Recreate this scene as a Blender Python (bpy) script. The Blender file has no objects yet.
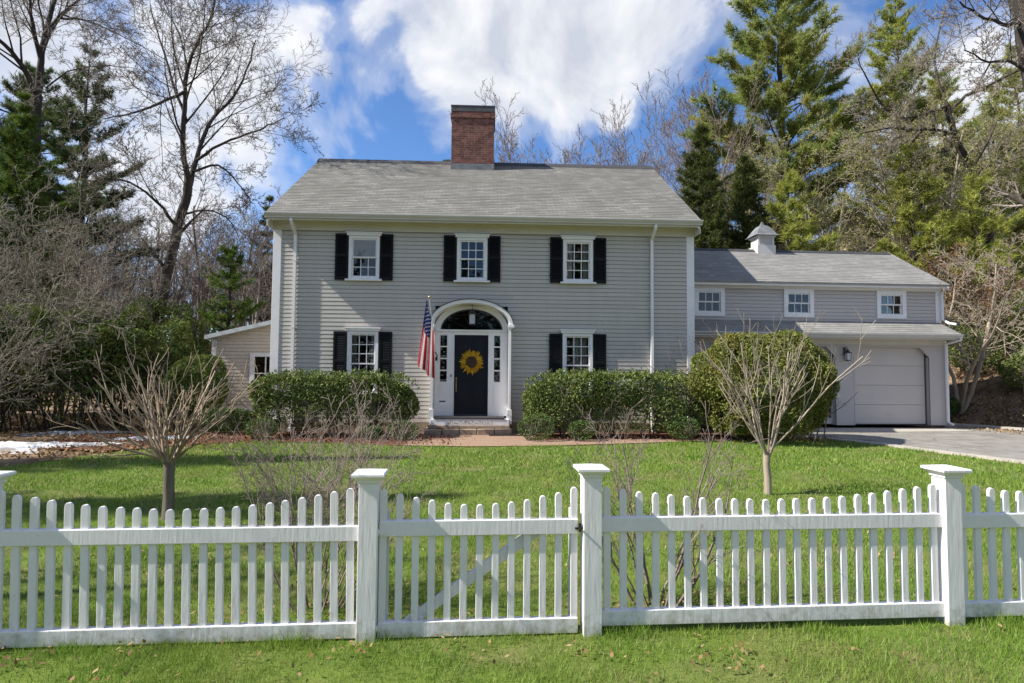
import bpy, math, random
import numpy as np
from mathutils import Vector, Matrix

S = bpy.context.scene
COL = S.collection
R = math.radians
rnd = random.Random(7)

# ------------------------------------------------------------------ camera
F, PITCH, ROLL, EYE = 578.0, R(2.82), R(.46), 1.63
camd = bpy.data.cameras.new('camera'); cam = bpy.data.objects.new('camera', camd); COL.objects.link(cam)
camd.sensor_width = 36.0; camd.lens = 36.0 * F / 1024; camd.clip_start = .05; camd.clip_end = 2000
CM = Matrix.Rotation(math.pi / 2 + PITCH, 3, 'X') @ Matrix.Rotation(ROLL, 3, 'Z')
cam.matrix_world = Matrix.Translation((0, 0, EYE)) @ CM.to_4x4()
S.camera = cam

def P(u, v, y):
    """world point seen at photo pixel (u, v) at the real distance y in front of the street"""
    d = CM @ Vector(((u - 512) / F, -(v - 341.5) / F, -1))
    t = y / d.y
    return Vector((0, 0, EYE)) + d * t

# ------------------------------------------------------------------ tags
def tag(o, label=None, cat=None, group=None, kind=None):
    if label: o['label'] = label
    if cat: o['category'] = cat
    if group: o['group'] = group
    if kind: o['kind'] = kind
    return o

def empty(name, loc=(0, 0, 0), rz=0.0):
    o = bpy.data.objects.new(name, None); COL.objects.link(o)
    o.location = loc; o.rotation_euler = (0, 0, rz); o.empty_display_size = .2
    return o

def copy_tree(o, parent=None):
    c = o.copy(); COL.objects.link(c)
    if parent:
        c.parent = parent; c.matrix_parent_inverse = o.matrix_parent_inverse.copy()
    for ch in list(o.children): copy_tree(ch, c)
    return c

# ------------------------------------------------------------------ materials
def nodes(name):
    m = bpy.data.materials.new(name); m.use_nodes = True
    nt = m.node_tree; nt.nodes.clear()
    out = nt.nodes.new('ShaderNodeOutputMaterial')
    return m, nt, out

def N(nt, typ, **kw):
    n = nt.nodes.new(typ)
    for k, v in kw.items(): setattr(n, k, v)
    return n

def ramp(nt, fac, stops):
    r = N(nt, 'ShaderNodeValToRGB')
    e = r.color_ramp.elements
    while len(e) < len(stops): e.new(.5)
    for i, (p, c) in enumerate(stops):
        e[i].position = p; e[i].color = (*c, 1) if len(c) == 3 else c
    nt.links.new(fac, r.inputs[0])
    return r.outputs[0]

def noise(nt, vec, scale, detail=4, rough=.55, dist=0):
    n = N(nt, 'ShaderNodeTexNoise'); n.inputs['Scale'].default_value = scale
    n.inputs['Detail'].default_value = detail; n.inputs['Roughness'].default_value = rough
    n.inputs['Distortion'].default_value = dist
    if vec is not None: nt.links.new(vec, n.inputs['Vector'])
    return n.outputs['Fac']

def mixc(nt, fac, a, b, mode='MIX'):
    m = N(nt, 'ShaderNodeMix', data_type='RGBA', blend_type=mode)
    for i, v in ((0, fac), (6, a), (7, b)):
        if isinstance(v, (int, float)): m.inputs[i].default_value = v
        elif isinstance(v, tuple): m.inputs[i].default_value = (*v, 1)
        else: nt.links.new(v, m.inputs[i])
    return m.outputs[2]

def mth(nt, op, a, b=0.0, c=None):
    m = N(nt, 'ShaderNodeMath', operation=op)
    for i, v in enumerate((a, b) if c is None else (a, b, c)):
        if isinstance(v, (int, float)): m.inputs[i].default_value = v
        else: nt.links.new(v, m.inputs[i])
    return m.outputs[0]

def bumpn(nt, h, strength=.3, dist=.01):
    b = N(nt, 'ShaderNodeBump'); b.inputs['Strength'].default_value = strength; b.inputs['Distance'].default_value = dist
    nt.links.new(h, b.inputs['Height']); return b.outputs[0]

def simple(name, c1, c2=None, rough=.6, scale=6, bump=0, bscale=60, spec=.5, stretch=None, metal=0, c3=None, s3=1.2):
    m, nt, out = nodes(name)
    p = N(nt, 'ShaderNodeBsdfPrincipled'); nt.links.new(p.outputs[0], out.inputs[0])
    p.inputs['Roughness'].default_value = rough; p.inputs['Specular IOR Level'].default_value = spec; p.inputs['Metallic'].default_value = metal
    tc = N(nt, 'ShaderNodeTexCoord').outputs['Object']
    if stretch:
        mp = N(nt, 'ShaderNodeMapping'); mp.inputs['Scale'].default_value = stretch; nt.links.new(tc, mp.inputs[0]); tc = mp.outputs[0]
    if c2:
        col = ramp(nt, noise(nt, tc, scale, 5), [(.3, c1), (.7, c2)])
        if c3: col = mixc(nt, ramp(nt, noise(nt, tc, s3, 3), [(.45, (0, 0, 0)), (.65, (1, 1, 1))]), col, c3)
        nt.links.new(col, p.inputs['Base Color'])
    else: p.inputs['Base Color'].default_value = (*c1, 1)
    if bump: nt.links.new(bumpn(nt, noise(nt, tc, bscale, 4), bump), p.inputs['Normal'])
    return m

def leafmat(name, stops, trans=.3, patch=None, pscale=2.0, rough=.7, spec=.12):
    """leaf-sized faces: each island its own tone, some light through the leaf"""
    m, nt, out = nodes(name)
    g = N(nt, 'ShaderNodeNewGeometry')
    col = ramp(nt, g.outputs['Random Per Island'], stops)
    if patch:
        tc = N(nt, 'ShaderNodeTexCoord').outputs['Object']
        col = mixc(nt, ramp(nt, noise(nt, tc, pscale, 4), [(.42, (0, 0, 0)), (.68, (.8, .8, .8))]), col, patch)
    p = N(nt, 'ShaderNodeBsdfPrincipled'); p.inputs['Roughness'].default_value = rough; p.inputs['Specular IOR Level'].default_value = spec
    nt.links.new(col, p.inputs['Base Color'])
    t = N(nt, 'ShaderNodeBsdfTranslucent'); nt.links.new(col, t.inputs[0])
    mx = N(nt, 'ShaderNodeMixShader'); mx.inputs[0].default_value = trans
    nt.links.new(p.outputs[0], mx.inputs[1]); nt.links.new(t.outputs[0], mx.inputs[2]); nt.links.new(mx.outputs[0], out.inputs[0])
    return m

def shingles(name, cA, cB, cC, sin_t, row=.14):
    m, nt, out = nodes(name)
    p = N(nt, 'ShaderNodeBsdfPrincipled'); nt.links.new(p.outputs[0], out.inputs[0]); p.inputs['Roughness'].default_value = .9; p.inputs['Specular IOR Level'].default_value = .15
    tc = N(nt, 'ShaderNodeTexCoord').outputs['Object']
    sp = N(nt, 'ShaderNodeSeparateXYZ'); nt.links.new(tc, sp.inputs[0])
    cb = N(nt, 'ShaderNodeCombineXYZ'); nt.links.new(sp.outputs[0], cb.inputs[0]); nt.links.new(mth(nt, 'DIVIDE', sp.outputs[2], sin_t), cb.inputs[1])
    b = N(nt, 'ShaderNodeTexBrick'); nt.links.new(cb.outputs[0], b.inputs['Vector'])
    b.inputs['Scale'].default_value = 1; b.inputs['Row Height'].default_value = row; b.inputs['Brick Width'].default_value = .24
    b.inputs['Mortar Size'].default_value = .006; b.inputs['Mortar Smooth'].default_value = .2; b.inputs['Bias'].default_value = .0
    b.inputs['Color1'].default_value = (*cA, 1); b.inputs['Color2'].default_value = (*cB, 1); b.inputs['Mortar'].default_value = (cA[0] * .55, cA[1] * .55, cA[2] * .55, 1)
    col = mixc(nt, ramp(nt, noise(nt, tc, 1.1, 8, .72), [(.40, (0, 0, 0)), (.62, (.9, .9, .9))]), b.outputs[0], cC)
    col = mixc(nt, .3, col, ramp(nt, noise(nt, tc, 34, 4, .75), [(.3, (cA[0] * .6, cA[1] * .6, cA[2] * .6)), (.7, (cB[0] * 1.35, cB[1] * 1.35, cB[2] * 1.35))]))
    nt.links.new(col, p.inputs['Base Color'])
    nt.links.new(bumpn(nt, noise(nt, tc, 120, 3), .35), p.inputs['Normal'])
    return m

def bricks(name, cA, cB, mortar, bw=.21, rh=.072, ms=.006, flat=False, patch=None):
    m, nt, out = nodes(name)
    p = N(nt, 'ShaderNodeBsdfPrincipled'); nt.links.new(p.outputs[0], out.inputs[0]); p.inputs['Roughness'].default_value = .88; p.inputs['Specular IOR Level'].default_value = .2
    tc = N(nt, 'ShaderNodeTexCoord').outputs['Object']
    if flat: v = tc
    else:
        sp = N(nt, 'ShaderNodeSeparateXYZ'); nt.links.new(tc, sp.inputs[0])
        cb = N(nt, 'ShaderNodeCombineXYZ'); nt.links.new(mth(nt, 'ADD', sp.outputs[0], sp.outputs[1]), cb.inputs[0]); nt.links.new(sp.outputs[2], cb.inputs[1]); v = cb.outputs[0]
    b = N(nt, 'ShaderNodeTexBrick'); nt.links.new(v, b.inputs['Vector'])
    b.inputs['Scale'].default_value = 1; b.inputs['Row Height'].default_value = rh; b.inputs['Brick Width'].default_value = bw
    b.inputs['Mortar Size'].default_value = ms; b.inputs['Mortar Smooth'].default_value = .3
    b.inputs['Color1'].default_value = (*cA, 1); b.inputs['Color2'].default_value = (*cB, 1); b.inputs['Mortar'].default_value = (*mortar, 1)
    col = mixc(nt, ramp(nt, noise(nt, tc, 5, 7, .7), [(.38, (0, 0, 0)), (.66, (.85, .85, .85))]), b.outputs[0], patch or (cA[0] * .55, cA[1] * .6, cA[2] * .65))
    nt.links.new(col, p.inputs['Base Color'])
    h = mth(nt, 'ADD', mth(nt, 'MULTIPLY', b.outputs['Fac'], -.6), mth(nt, 'MULTIPLY', noise(nt, tc, 90, 3), .4))
    nt.links.new(bumpn(nt, h, .6), p.inputs['Normal'])
    return m

def glassmat(name, tint=.85):
    m, nt, out = nodes(name)
    fr = N(nt, 'ShaderNodeFresnel'); fr.inputs[0].default_value = 1.6
    tc = N(nt, 'ShaderNodeTexCoord').outputs['Object']
    bn = bumpn(nt, noise(nt, tc, 2.2, 2), .12, .05)
    t = N(nt, 'ShaderNodeBsdfTransparent'); t.inputs[0].default_value = (tint, tint, tint * 1.0, 1)
    g = N(nt, 'ShaderNodeBsdfGlossy'); g.inputs['Roughness'].default_value = .02; nt.links.new(bn, g.inputs['Normal'])
    mx = N(nt, 'ShaderNodeMixShader'); nt.links.new(mth(nt, 'MULTIPLY_ADD', fr.outputs[0], .9, .0), mx.inputs[0])
    nt.links.new(t.outputs[0], mx.inputs[1]); nt.links.new(g.outputs[0], mx.inputs[2]); nt.links.new(mx.outputs[0], out.inputs[0])
    return m

M = {}
def siding_paint(name, c1, c2, c3):
    m, nt, out = nodes(name); p = N(nt, 'ShaderNodeBsdfPrincipled'); nt.links.new(p.outputs[0], out.inputs[0])
    tc = N(nt, 'ShaderNodeTexCoord').outputs['Object']; sp = N(nt, 'ShaderNodeSeparateXYZ'); nt.links.new(tc, sp.inputs[0])
    cb = N(nt, 'ShaderNodeCombineXYZ'); nt.links.new(sp.outputs[0], cb.inputs[0]); nt.links.new(mth(nt, 'SUBTRACT', sp.outputs[2], .28), cb.inputs[1])
    b = N(nt, 'ShaderNodeTexBrick'); nt.links.new(cb.outputs[0], b.inputs['Vector']); b.offset = .37; b.offset_frequency = 3
    b.inputs['Scale'].default_value = 1; b.inputs['Row Height'].default_value = .1065; b.inputs['Brick Width'].default_value = 2.35; b.inputs['Mortar Size'].default_value = .0016
    b.inputs['Color1'].default_value = (*c1, 1); b.inputs['Color2'].default_value = (*c2, 1); b.inputs['Mortar'].default_value = (c1[0] * .5, c1[1] * .5, c1[2] * .5, 1)
    mp = N(nt, 'ShaderNodeMapping'); mp.inputs['Scale'].default_value = (3.5, 1, .5); nt.links.new(tc, mp.inputs[0])
    col = mixc(nt, ramp(nt, noise(nt, mp.outputs[0], 1.3, 5, .6), [(.45, (0, 0, 0)), (.75, (.6, .6, .6))]), b.outputs[0], c3)
    nt.links.new(col, p.inputs['Base Color']); p.inputs['Roughness'].default_value = .62; p.inputs['Specular IOR Level'].default_value = .35
    mp2 = N(nt, 'ShaderNodeMapping'); mp2.inputs['Scale'].default_value = (6, 6, 60); nt.links.new(tc, mp2.inputs[0])
    nt.links.new(bumpn(nt, noise(nt, mp2.outputs[0], 1, 3), .15), p.inputs['Normal']); return m
M['siding'] = siding_paint('grey_clapboard_paint', (.455, .43, .395), (.50, .475, .44), (.42, .395, .355))
M['siding_wing'] = simple('garage_grey_paint', (0.460, 0.431, 0.416), (0.494, 0.459, 0.443), .62, 3, .1, 40, .35)
M['siding_porch'] = simple('beige_porch_paint', (.56, .49, .40), (.62, .55, .46), .62, 3, .1, 40, .35)
M['porch_fascia'] = simple('pale_blue_grey_fascia', (.50, .54, .57), (.57, .60, .62), .5, 4)
M['white'] = simple('white_trim_paint', (0.742, 0.731, 0.742), (0.793, 0.782, 0.788), .5, 4, .08, 50, .4)
M['cream'] = simple('cornice_paint', (.58, .555, .51), (.63, .60, .55), .55, 4, .08, 50, .35)
def fence_paint():
    m, nt, out = nodes('weathered_white_paint'); p = N(nt, 'ShaderNodeBsdfPrincipled'); nt.links.new(p.outputs[0], out.inputs[0])
    tc = N(nt, 'ShaderNodeTexCoord').outputs['Object']; sp = N(nt, 'ShaderNodeSeparateXYZ'); nt.links.new(tc, sp.inputs[0])
    col = ramp(nt, noise(nt, tc, 5, 5), [(.3, (.73, .715, .735)), (.7, (.79, .775, .79))])
    mp = N(nt, 'ShaderNodeMapping'); mp.inputs['Scale'].default_value = (40, 40, 5); nt.links.new(tc, mp.inputs[0])
    grain = noise(nt, mp.outputs[0], 1, 4)
    col = mixc(nt, ramp(nt, grain, [(.58, (0, 0, 0)), (.76, (.2, .2, .2))]), col, (.56, .56, .53))
    # mud splash and green algae towards the wet foot of the boards, broken up by noise
    low = mth(nt, 'SUBTRACT', 1.0, mth(nt, 'MULTIPLY', sp.outputs[2], 4.5)); dirt = ramp(nt, mth(nt, 'ADD', mth(nt, 'MULTIPLY', low, .38), noise(nt, tc, 16, 6, .65)), [(.66, (0, 0, 0)), (.98, (.75, .75, .75))])
    col = mixc(nt, dirt, col, (.30, .29, .20))
    col = mixc(nt, ramp(nt, noise(nt, tc, 55, 2), [(.70, (0, 0, 0)), (.76, (.7, .7, .7))]), col, (.45, .43, .38))
    nt.links.new(col, p.inputs['Base Color']); p.inputs['Roughness'].default_value = .5; p.inputs['Specular IOR Level'].default_value = .35
    nt.links.new(bumpn(nt, grain, .22), p.inputs['Normal']); return m
M['fence'] = fence_paint()
M['shutter'] = simple('black_shutter_paint', (.003, .0035, .004), (.006, .007, .008), .55, 5, .05, 40, .2)
M['door'] = simple('navy_door_paint', (.005, .0065, .013), (.008, .010, .018), .5, 4, .05, 40, .25)
M['glass'] = glassmat('window_glass')
M['curtain'] = simple('white_curtain_cloth', (.62, .62, .58), (.72, .72, .68), .9, 8, .2, 20, .1, (3, 1, .3))
M['blind'] = simple('white_roller_blind', (.78, .80, .82), (.82, .84, .85), .8, 8)
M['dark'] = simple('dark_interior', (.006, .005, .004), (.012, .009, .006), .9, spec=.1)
M['roof'] = shingles('grey_asphalt_shingles', (.135, .133, .122), (.25, .245, .228), (.115, .110, .096), .555)
M['roof_wing'] = shingles('garage_asphalt_shingles', (.19, .187, .18), (.31, .305, .295), (.165, .16, .15), .5)
M['ridge'] = simple('dark_ridge_vent', (.03, .032, .036), (.05, .05, .055), .8)
M['brick'] = bricks('red_chimney_brick', (.13, .055, .043), (.27, .115, .09), (.24, .19, .17))
M['lead'] = simple('lead_flashing', (0.115, 0.122, 0.130), (0.216, 0.223, 0.230), .55, 5, .2, 20, .4)
M['capdark'] = simple('dark_chimney_cap', (.045, .047, .05), (.08, .08, .085), .7, 6, .2, 20)
M['gutter'] = simple('grey_white_gutter', (.52, .51, .49), (.58, .57, .55), .45, 3, 0)
M['stone'] = simple('step_stone', (.22, .16, .115), (.36, .28, .21), .85, 9, .4, 30)
M['brass'] = simple('brass', (.30, .23, .11), (.42, .33, .17), .4, 20, 0, 1, .5, None, .9)
M['iron'] = simple('black_iron', (.012, .012, .012), (.02, .02, .02), .5)
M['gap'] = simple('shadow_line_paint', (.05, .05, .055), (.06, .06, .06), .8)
M['garage_door'] = simple('garage_door_paint', (0.520, 0.478, 0.452), (0.554, 0.512, 0.483), .55, 2, .05, 30, .35)
M['yellow'] = simple('yellow_house_paint', (.62, .50, .27), (.68, .55, .31), .7, 3, .1, 10)
M['bark'] = simple('grey_brown_bark', (0.101, 0.084, 0.068), (0.230, 0.196, 0.162), .9, 5, .8, 18, .15, (1.350, 1.350, 0.338))
M['bark_dark'] = simple('dark_bark', (.026, .022, .019), (.075, .063, .053), .9, 6, .8, 18, .15, (1, 1, .25))
M['bark_pale'] = simple('pale_tan_bark', (.25, .205, .155), (.40, .34, .27), .85, 6, .5, 25, .15, (1, 1, .3))
M['bark_grey'] = simple('pale_grey_bark', (0.230, 0.203, 0.169), (0.392, 0.351, 0.297), .9, 5, .5, 20, .15, (1.350, 1.350, 0.405))
M['twig_grey'] = simple('grey_twig_bark', (0.175, 0.146, 0.124), (0.307, 0.262, 0.219), .9, 4)
M['twig_arch'] = simple('yellow_grey_twig_bark', (0.144, 0.126, 0.094), (0.245, 0.216, 0.169), .9, 4)
M['twig_red'] = simple('reddish_twig_bark', (0.167, 0.124, 0.111), (0.270, 0.219, 0.186), .9, 4)
M['twig_tan'] = simple('tan_twig_bark', (.24, .18, .13), (.36, .28, .21), .9, 6)
M['hedge_leaf'] = leafmat('hedge_leaves', [(0, (.20, .13, .06)), (.03, (.065, .095, .026)), (.5, (.125, .17, .045)), (1, (.26, .30, .10))], .2)
M['yew_leaf'] = leafmat('yew_leaves', [(0, (.22, .15, .06)), (.03, (.075, .105, .022)), (.5, (.145, .18, .038)), (1, (.27, .29, .08))], .2, (.19, .17, .045), 1.6)
M['box_leaf'] = leafmat('dark_boxwood_leaves', [(0, (0.035, 0.070, 0.020)), (.5, (0.070, 0.119, 0.031)), (1, (0.140, 0.196, 0.056))], 0.12)
M['rhodo_leaf'] = leafmat('dark_evergreen_leaves', [(0, (0.033, 0.063, 0.018)), (.5, (0.075, 0.128, 0.030)), (1, (0.165, 0.225, 0.053))], 0.2, (0.180, 0.180, 0.045), 1.1)
M['pine_leaf'] = leafmat('pine_needles', [(0, (0.117, 0.179, 0.048)), (.5, (0.219, 0.294, 0.076)), (1, (0.388, 0.420, 0.131))], 0.42, (0.440, 0.399, 0.109), .45)
M['pine_bright'] = leafmat('sunny_pine_needles', [(0, (0.185, 0.236, 0.048)), (.5, (0.332, 0.369, 0.075)), (1, (0.499, 0.487, 0.132))], .42)
M['spruce_leaf'] = leafmat('dark_spruce_needles', [(0, (0.039, 0.063, 0.026)), (.5, (0.085, 0.122, 0.043)), (1, (0.157, 0.188, 0.069))], .42)
M['cedar_leaf'] = leafmat('cedar_sprays', [(0, (0.062, 0.112, 0.018)), (.5, (0.112, 0.181, 0.027)), (1, (0.188, 0.250, 0.050))], .35)
M['hemlock_leaf'] = leafmat('hemlock_needles', [(0, (0.041, 0.062, 0.018)), (.5, (0.083, 0.109, 0.029)), (1, (0.166, 0.175, 0.048))], 0.2)
M['bud_leaf'] = leafmat('spring_buds', [(0, (0.240, 0.273, 0.066)), (.5, (0.328, 0.348, 0.098)), (1, (0.415, 0.422, 0.153))], .35)
M['bronze_leaf'] = leafmat('bronze_leaves', [(0, (.14, .07, .025)), (.5, (.22, .12, .05)), (1, (.30, .18, .09))], .3)
M['grass'] = leafmat('grass_blades', [(0, (0.089, 0.183, 0.020)), (.45, (0.145, 0.271, 0.030)), (.80, (0.215, 0.342, 0.047)), (1, (0.384, 0.392, 0.164))], .35, (0.245, 0.315, 0.067), .9, .5, .25)
M['dry_leaf'] = leafmat('dry_leaves', [(0, (0.160, 0.094, 0.043)), (.5, (0.264, 0.172, 0.086)), (1, (0.384, 0.281, 0.158))], .15, None, 1, .8, .1)
M['bark_chip'] = leafmat('bark_chips', [(0, (.08, .035, .02)), (.5, (.15, .07, .042)), (1, (.25, .15, .10))], .0, None, 1, .9, .1)
M['lawn_soil'] = simple('lawn_soil', (0.084, 0.124, 0.025), (0.134, 0.181, 0.034), .95, 5, .5, 60, .1, c3=(0.146, 0.143, 0.058), s3=1.4)
M['forest_floor'] = simple('forest_floor', (0.072, 0.049, 0.031), (0.195, 0.137, 0.091), .95, 4, .7, 30, .1, c3=(0.260, 0.182, 0.117), s3=.7)
M['mulch'] = simple('red_bark_mulch', (.085, .036, .022), (.19, .095, .06), .95, 14, .9, 45, .1)
M['bank'] = simple('leaf_litter_bank', (.11, .062, .035), (.24, .155, .095), .95, 7, .9, 40, .1, c3=(.13, .13, .04), s3=.6)
M['path'] = bricks('worn_brick_path', (0.257, 0.151, 0.110), (0.322, 0.206, 0.150), (0.193, 0.145, 0.110), .2, .1, .006, True, (0.296, 0.218, 0.155))
def asphalt():
    m, nt, out = nodes('pale_worn_asphalt'); p = N(nt, 'ShaderNodeBsdfPrincipled'); nt.links.new(p.outputs[0], out.inputs[0]); p.inputs['Roughness'].default_value = .9; p.inputs['Specular IOR Level'].default_value = .2
    tc = N(nt, 'ShaderNodeTexCoord').outputs['Object']
    col = ramp(nt, noise(nt, tc, 2.2, 7, .65), [(.3, (.17, .16, .145)), (.7, (.29, .275, .25))])
    v = N(nt, 'ShaderNodeTexVoronoi', feature='DISTANCE_TO_EDGE'); v.inputs['Scale'].default_value = .75
    wv = vmul = N(nt, 'ShaderNodeVectorMath', operation='ADD'); nt.links.new(tc, wv.inputs[0]); nz_ = N(nt, 'ShaderNodeTexNoise'); nz_.inputs['Scale'].default_value = 1.8; nz_.inputs['Detail'].default_value = 6; nt.links.new(tc, nz_.inputs['Vector']); nt.links.new(nz_.outputs['Color'], wv.inputs[1]); nt.links.new(wv.outputs[0], v.inputs['Vector'])
    col = mixc(nt, ramp(nt, v.outputs['Distance'], [(.0, (.8, .8, .8)), (.016, (0, 0, 0))]), col, (.06, .055, .05))
    col = mixc(nt, ramp(nt, noise(nt, tc, .9, 3), [(.58, (0, 0, 0)), (.72, (.6, .6, .6))]), col, (.10, .097, .09))
    nt.links.new(col, p.inputs['Base Color']); nt.links.new(bumpn(nt, noise(nt, tc, 90, 4), .4), p.inputs['Normal']); return m
M['asphalt'] = asphalt()
M['kerb'] = simple('pale_concrete_edge', (.34, .31, .27), (.46, .42, .37), .9, 8, .4, 60, .2)
M['snow'] = simple('old_snow', (.50, .52, .55), (.62, .63, .65), .6, 6, .6, 14, .3, c3=(.30, .28, .26), s3=4)

# ------------------------------------------------------------------ mesh building
class MB:
    def __init__(s): s.v = []; s.f = []
    def quad(s, a, b, c, d):
        n = len(s.v); s.v += [tuple(a), tuple(b), tuple(c), tuple(d)]; s.f.append((n, n + 1, n + 2, n + 3)); return s
    def tri(s, a, b, c):
        n = len(s.v); s.v += [tuple(a), tuple(b), tuple(c)]; s.f.append((n, n + 1, n + 2)); return s
    def box(s, x0, x1, y0, y1, z0, z1):
        n = len(s.v)
        s.v += [(x, y, z) for z in (z0, z1) for y in (y0, y1) for x in (x0, x1)]
        s.f += [tuple(n + i for i in q) for q in ((0, 2, 3, 1), (4, 5, 7, 6), (0, 1, 5, 4), (2, 6, 7, 3), (0, 4, 6, 2), (1, 3, 7, 5))]
        return s
    def prism(s, prof, axis, a, b):
        """extrude a closed 2-D profile along an axis; profile coords are the two other axes in order"""
        n = len(s.v); k = len(prof)
        def pt(p, t):
            return (t, p[0], p[1]) if axis == 'x' else (p[0], t, p[1]) if axis == 'y' else (p[0], p[1], t)
        s.v += [pt(p, a) for p in prof] + [pt(p, b) for p in prof]
        for i in range(k):
            j = (i + 1) % k; s.f.append((n + i, n + j, n + k + j, n + k + i))
        s.f.append(tuple(n + i for i in reversed(range(k)))); s.f.append(tuple(n + k + i for i in range(k)))
        return s
    def strip(s, inner, outer):
        """faces between two equal point lists"""
        for i in range(len(inner) - 1): s.quad(inner[i], inner[i + 1], outer[i + 1], outer[i])
        return s
    def tube(s, pts, rads, n=8, cap=True):
        pts = [Vector(p) for p in pts]; b = len(s.v)
        for i, p in enumerate(pts):
            t = (pts[min(i + 1, len(pts) - 1)] - pts[max(i - 1, 0)]).normalized()
            ref = Vector((0, 0, 1)) if abs(t.z) < .9 else Vector((1, 0, 0))
            u = t.cross(ref).normalized(); w = t.cross(u)
            for k in range(n):
                a = 2 * math.pi * k / n; s.v.append(tuple(p + (u * math.cos(a) + w * math.sin(a)) * rads[i]))
        for i in range(len(pts) - 1):
            for k in range(n):
                k2 = (k + 1) % n; s.f.append((b + i * n + k, b + i * n + k2, b + (i + 1) * n + k2, b + (i + 1) * n + k))
        if cap:
            s.f.append(tuple(b + k for k in reversed(range(n)))); s.f.append(tuple(b + (len(pts) - 1) * n + k for k in range(n)))
        return s
    def lathe(s, c, prof, n=16):
        b = len(s.v)
        for r, z in prof:
            for k in range(n):
                a = 2 * math.pi * k / n; s.v.append((c[0] + r * math.cos(a), c[1] + r * math.sin(a), c[2] + z))
        for i in range(len(prof) - 1):
            for k in range(n):
                k2 = (k + 1) % n; s.f.append((b + i * n + k, b + i * n + k2, b + (i + 1) * n + k2, b + (i + 1) * n + k))
        s.f.append(tuple(b + k for k in reversed(range(n)))); s.f.append(tuple(b + (len(prof) - 1) * n + k for k in range(n)))
        return s
    def build(s, name, m, parent=None, bevel=0, smooth=False, loc=None):
        me = bpy.data.meshes.new(name); me.from_pydata(s.v, [], s.f); me.validate(); me.update()
        me.materials.append(M[m] if isinstance(m, str) else m)
        if smooth: me.polygons.foreach_set('use_smooth', [True] * len(me.polygons))
        o = bpy.data.objects.new(name, me); COL.objects.link(o)
        if parent: o.parent = parent
        if loc: o.location = loc
        if bevel:
            b = o.modifiers.new('bevel', 'BEVEL'); b.width = bevel; b.segments = 2; b.limit_method = 'ANGLE'; b.angle_limit = R(40)
        return o

def np_mesh(name, V, Fc, m, parent=None, smooth=False):
    """V (n,3); Fc list of (k,3|4) index arrays"""
    Fc = [f for f in Fc if len(f)]
    me = bpy.data.meshes.new(name); me.vertices.add(len(V)); me.vertices.foreach_set('co', np.ascontiguousarray(V, np.float32).ravel())
    nl = sum(f.size for f in Fc); npol = sum(len(f) for f in Fc)
    me.loops.add(nl); me.polygons.add(npol)
    me.loops.foreach_set('vertex_index', np.concatenate([f.ravel() for f in Fc]).astype(np.int32))
    tot = np.concatenate([np.full(len(f), f.shape[1], np.int32) for f in Fc])
    me.polygons.foreach_set('loop_start', np.concatenate([[0], np.cumsum(tot)[:-1]]).astype(np.int32))
    me.polygons.foreach_set('loop_total', tot)
    if smooth: me.polygons.foreach_set('use_smooth', np.ones(npol, bool))
    me.update(calc_edges=True); me.validate()
    me.materials.append(M[m] if isinstance(m, str) else m)
    o = bpy.data.objects.new(name, me); COL.objects.link(o)
    if parent: o.parent = parent
    return o

def unit(a): return a / np.maximum(np.linalg.norm(a, axis=-1, keepdims=True), 1e-9)

def leaves(rng, C, L, W, normal=None, bias=0.0, dirs=None, dbias=0.0):
    """rhombic leaves at centres C: returns verts, quads"""
    n = len(C)
    a = rng.normal(size=(n, 3))
    if dirs is not None: a = unit(a) * (1 - dbias) + dirs * dbias
    a = unit(a)
    b = rng.normal(size=(n, 3))
    if normal is not None:
        nn = unit(unit(b) * (1 - bias) + normal * bias); b = np.cross(nn, a)
    else: b = np.cross(a, b)
    b = unit(b)
    l = L * rng.uniform(.6, 1.3, (n, 1)); w = W * rng.uniform(.6, 1.3, (n, 1))
    V = np.stack([C - a * l / 2, C + b * w / 2, C + a * l / 2, C - b * w / 2], 1).reshape(-1, 3)
    return V, np.arange(4 * n).reshape(n, 4)

def needles(rng, C, D, L, W, spread=.7, per=4):
    """bundles of thin triangles at C growing along D"""
    C = np.repeat(C, per, 0); D = np.repeat(D, per, 0); n = len(C)
    d = unit(D + rng.normal(size=(n, 3)) * spread)
    b = unit(np.cross(d, rng.normal(size=(n, 3))))
    l = L * rng.uniform(.6, 1.25, (n, 1)); w = W * rng.uniform(.7, 1.3, (n, 1))
    V = np.stack([C - b * w / 2, C + b * w / 2, C + d * l], 1).reshape(-1, 3)
    return V, np.arange(3 * n).reshape(n, 3)

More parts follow.
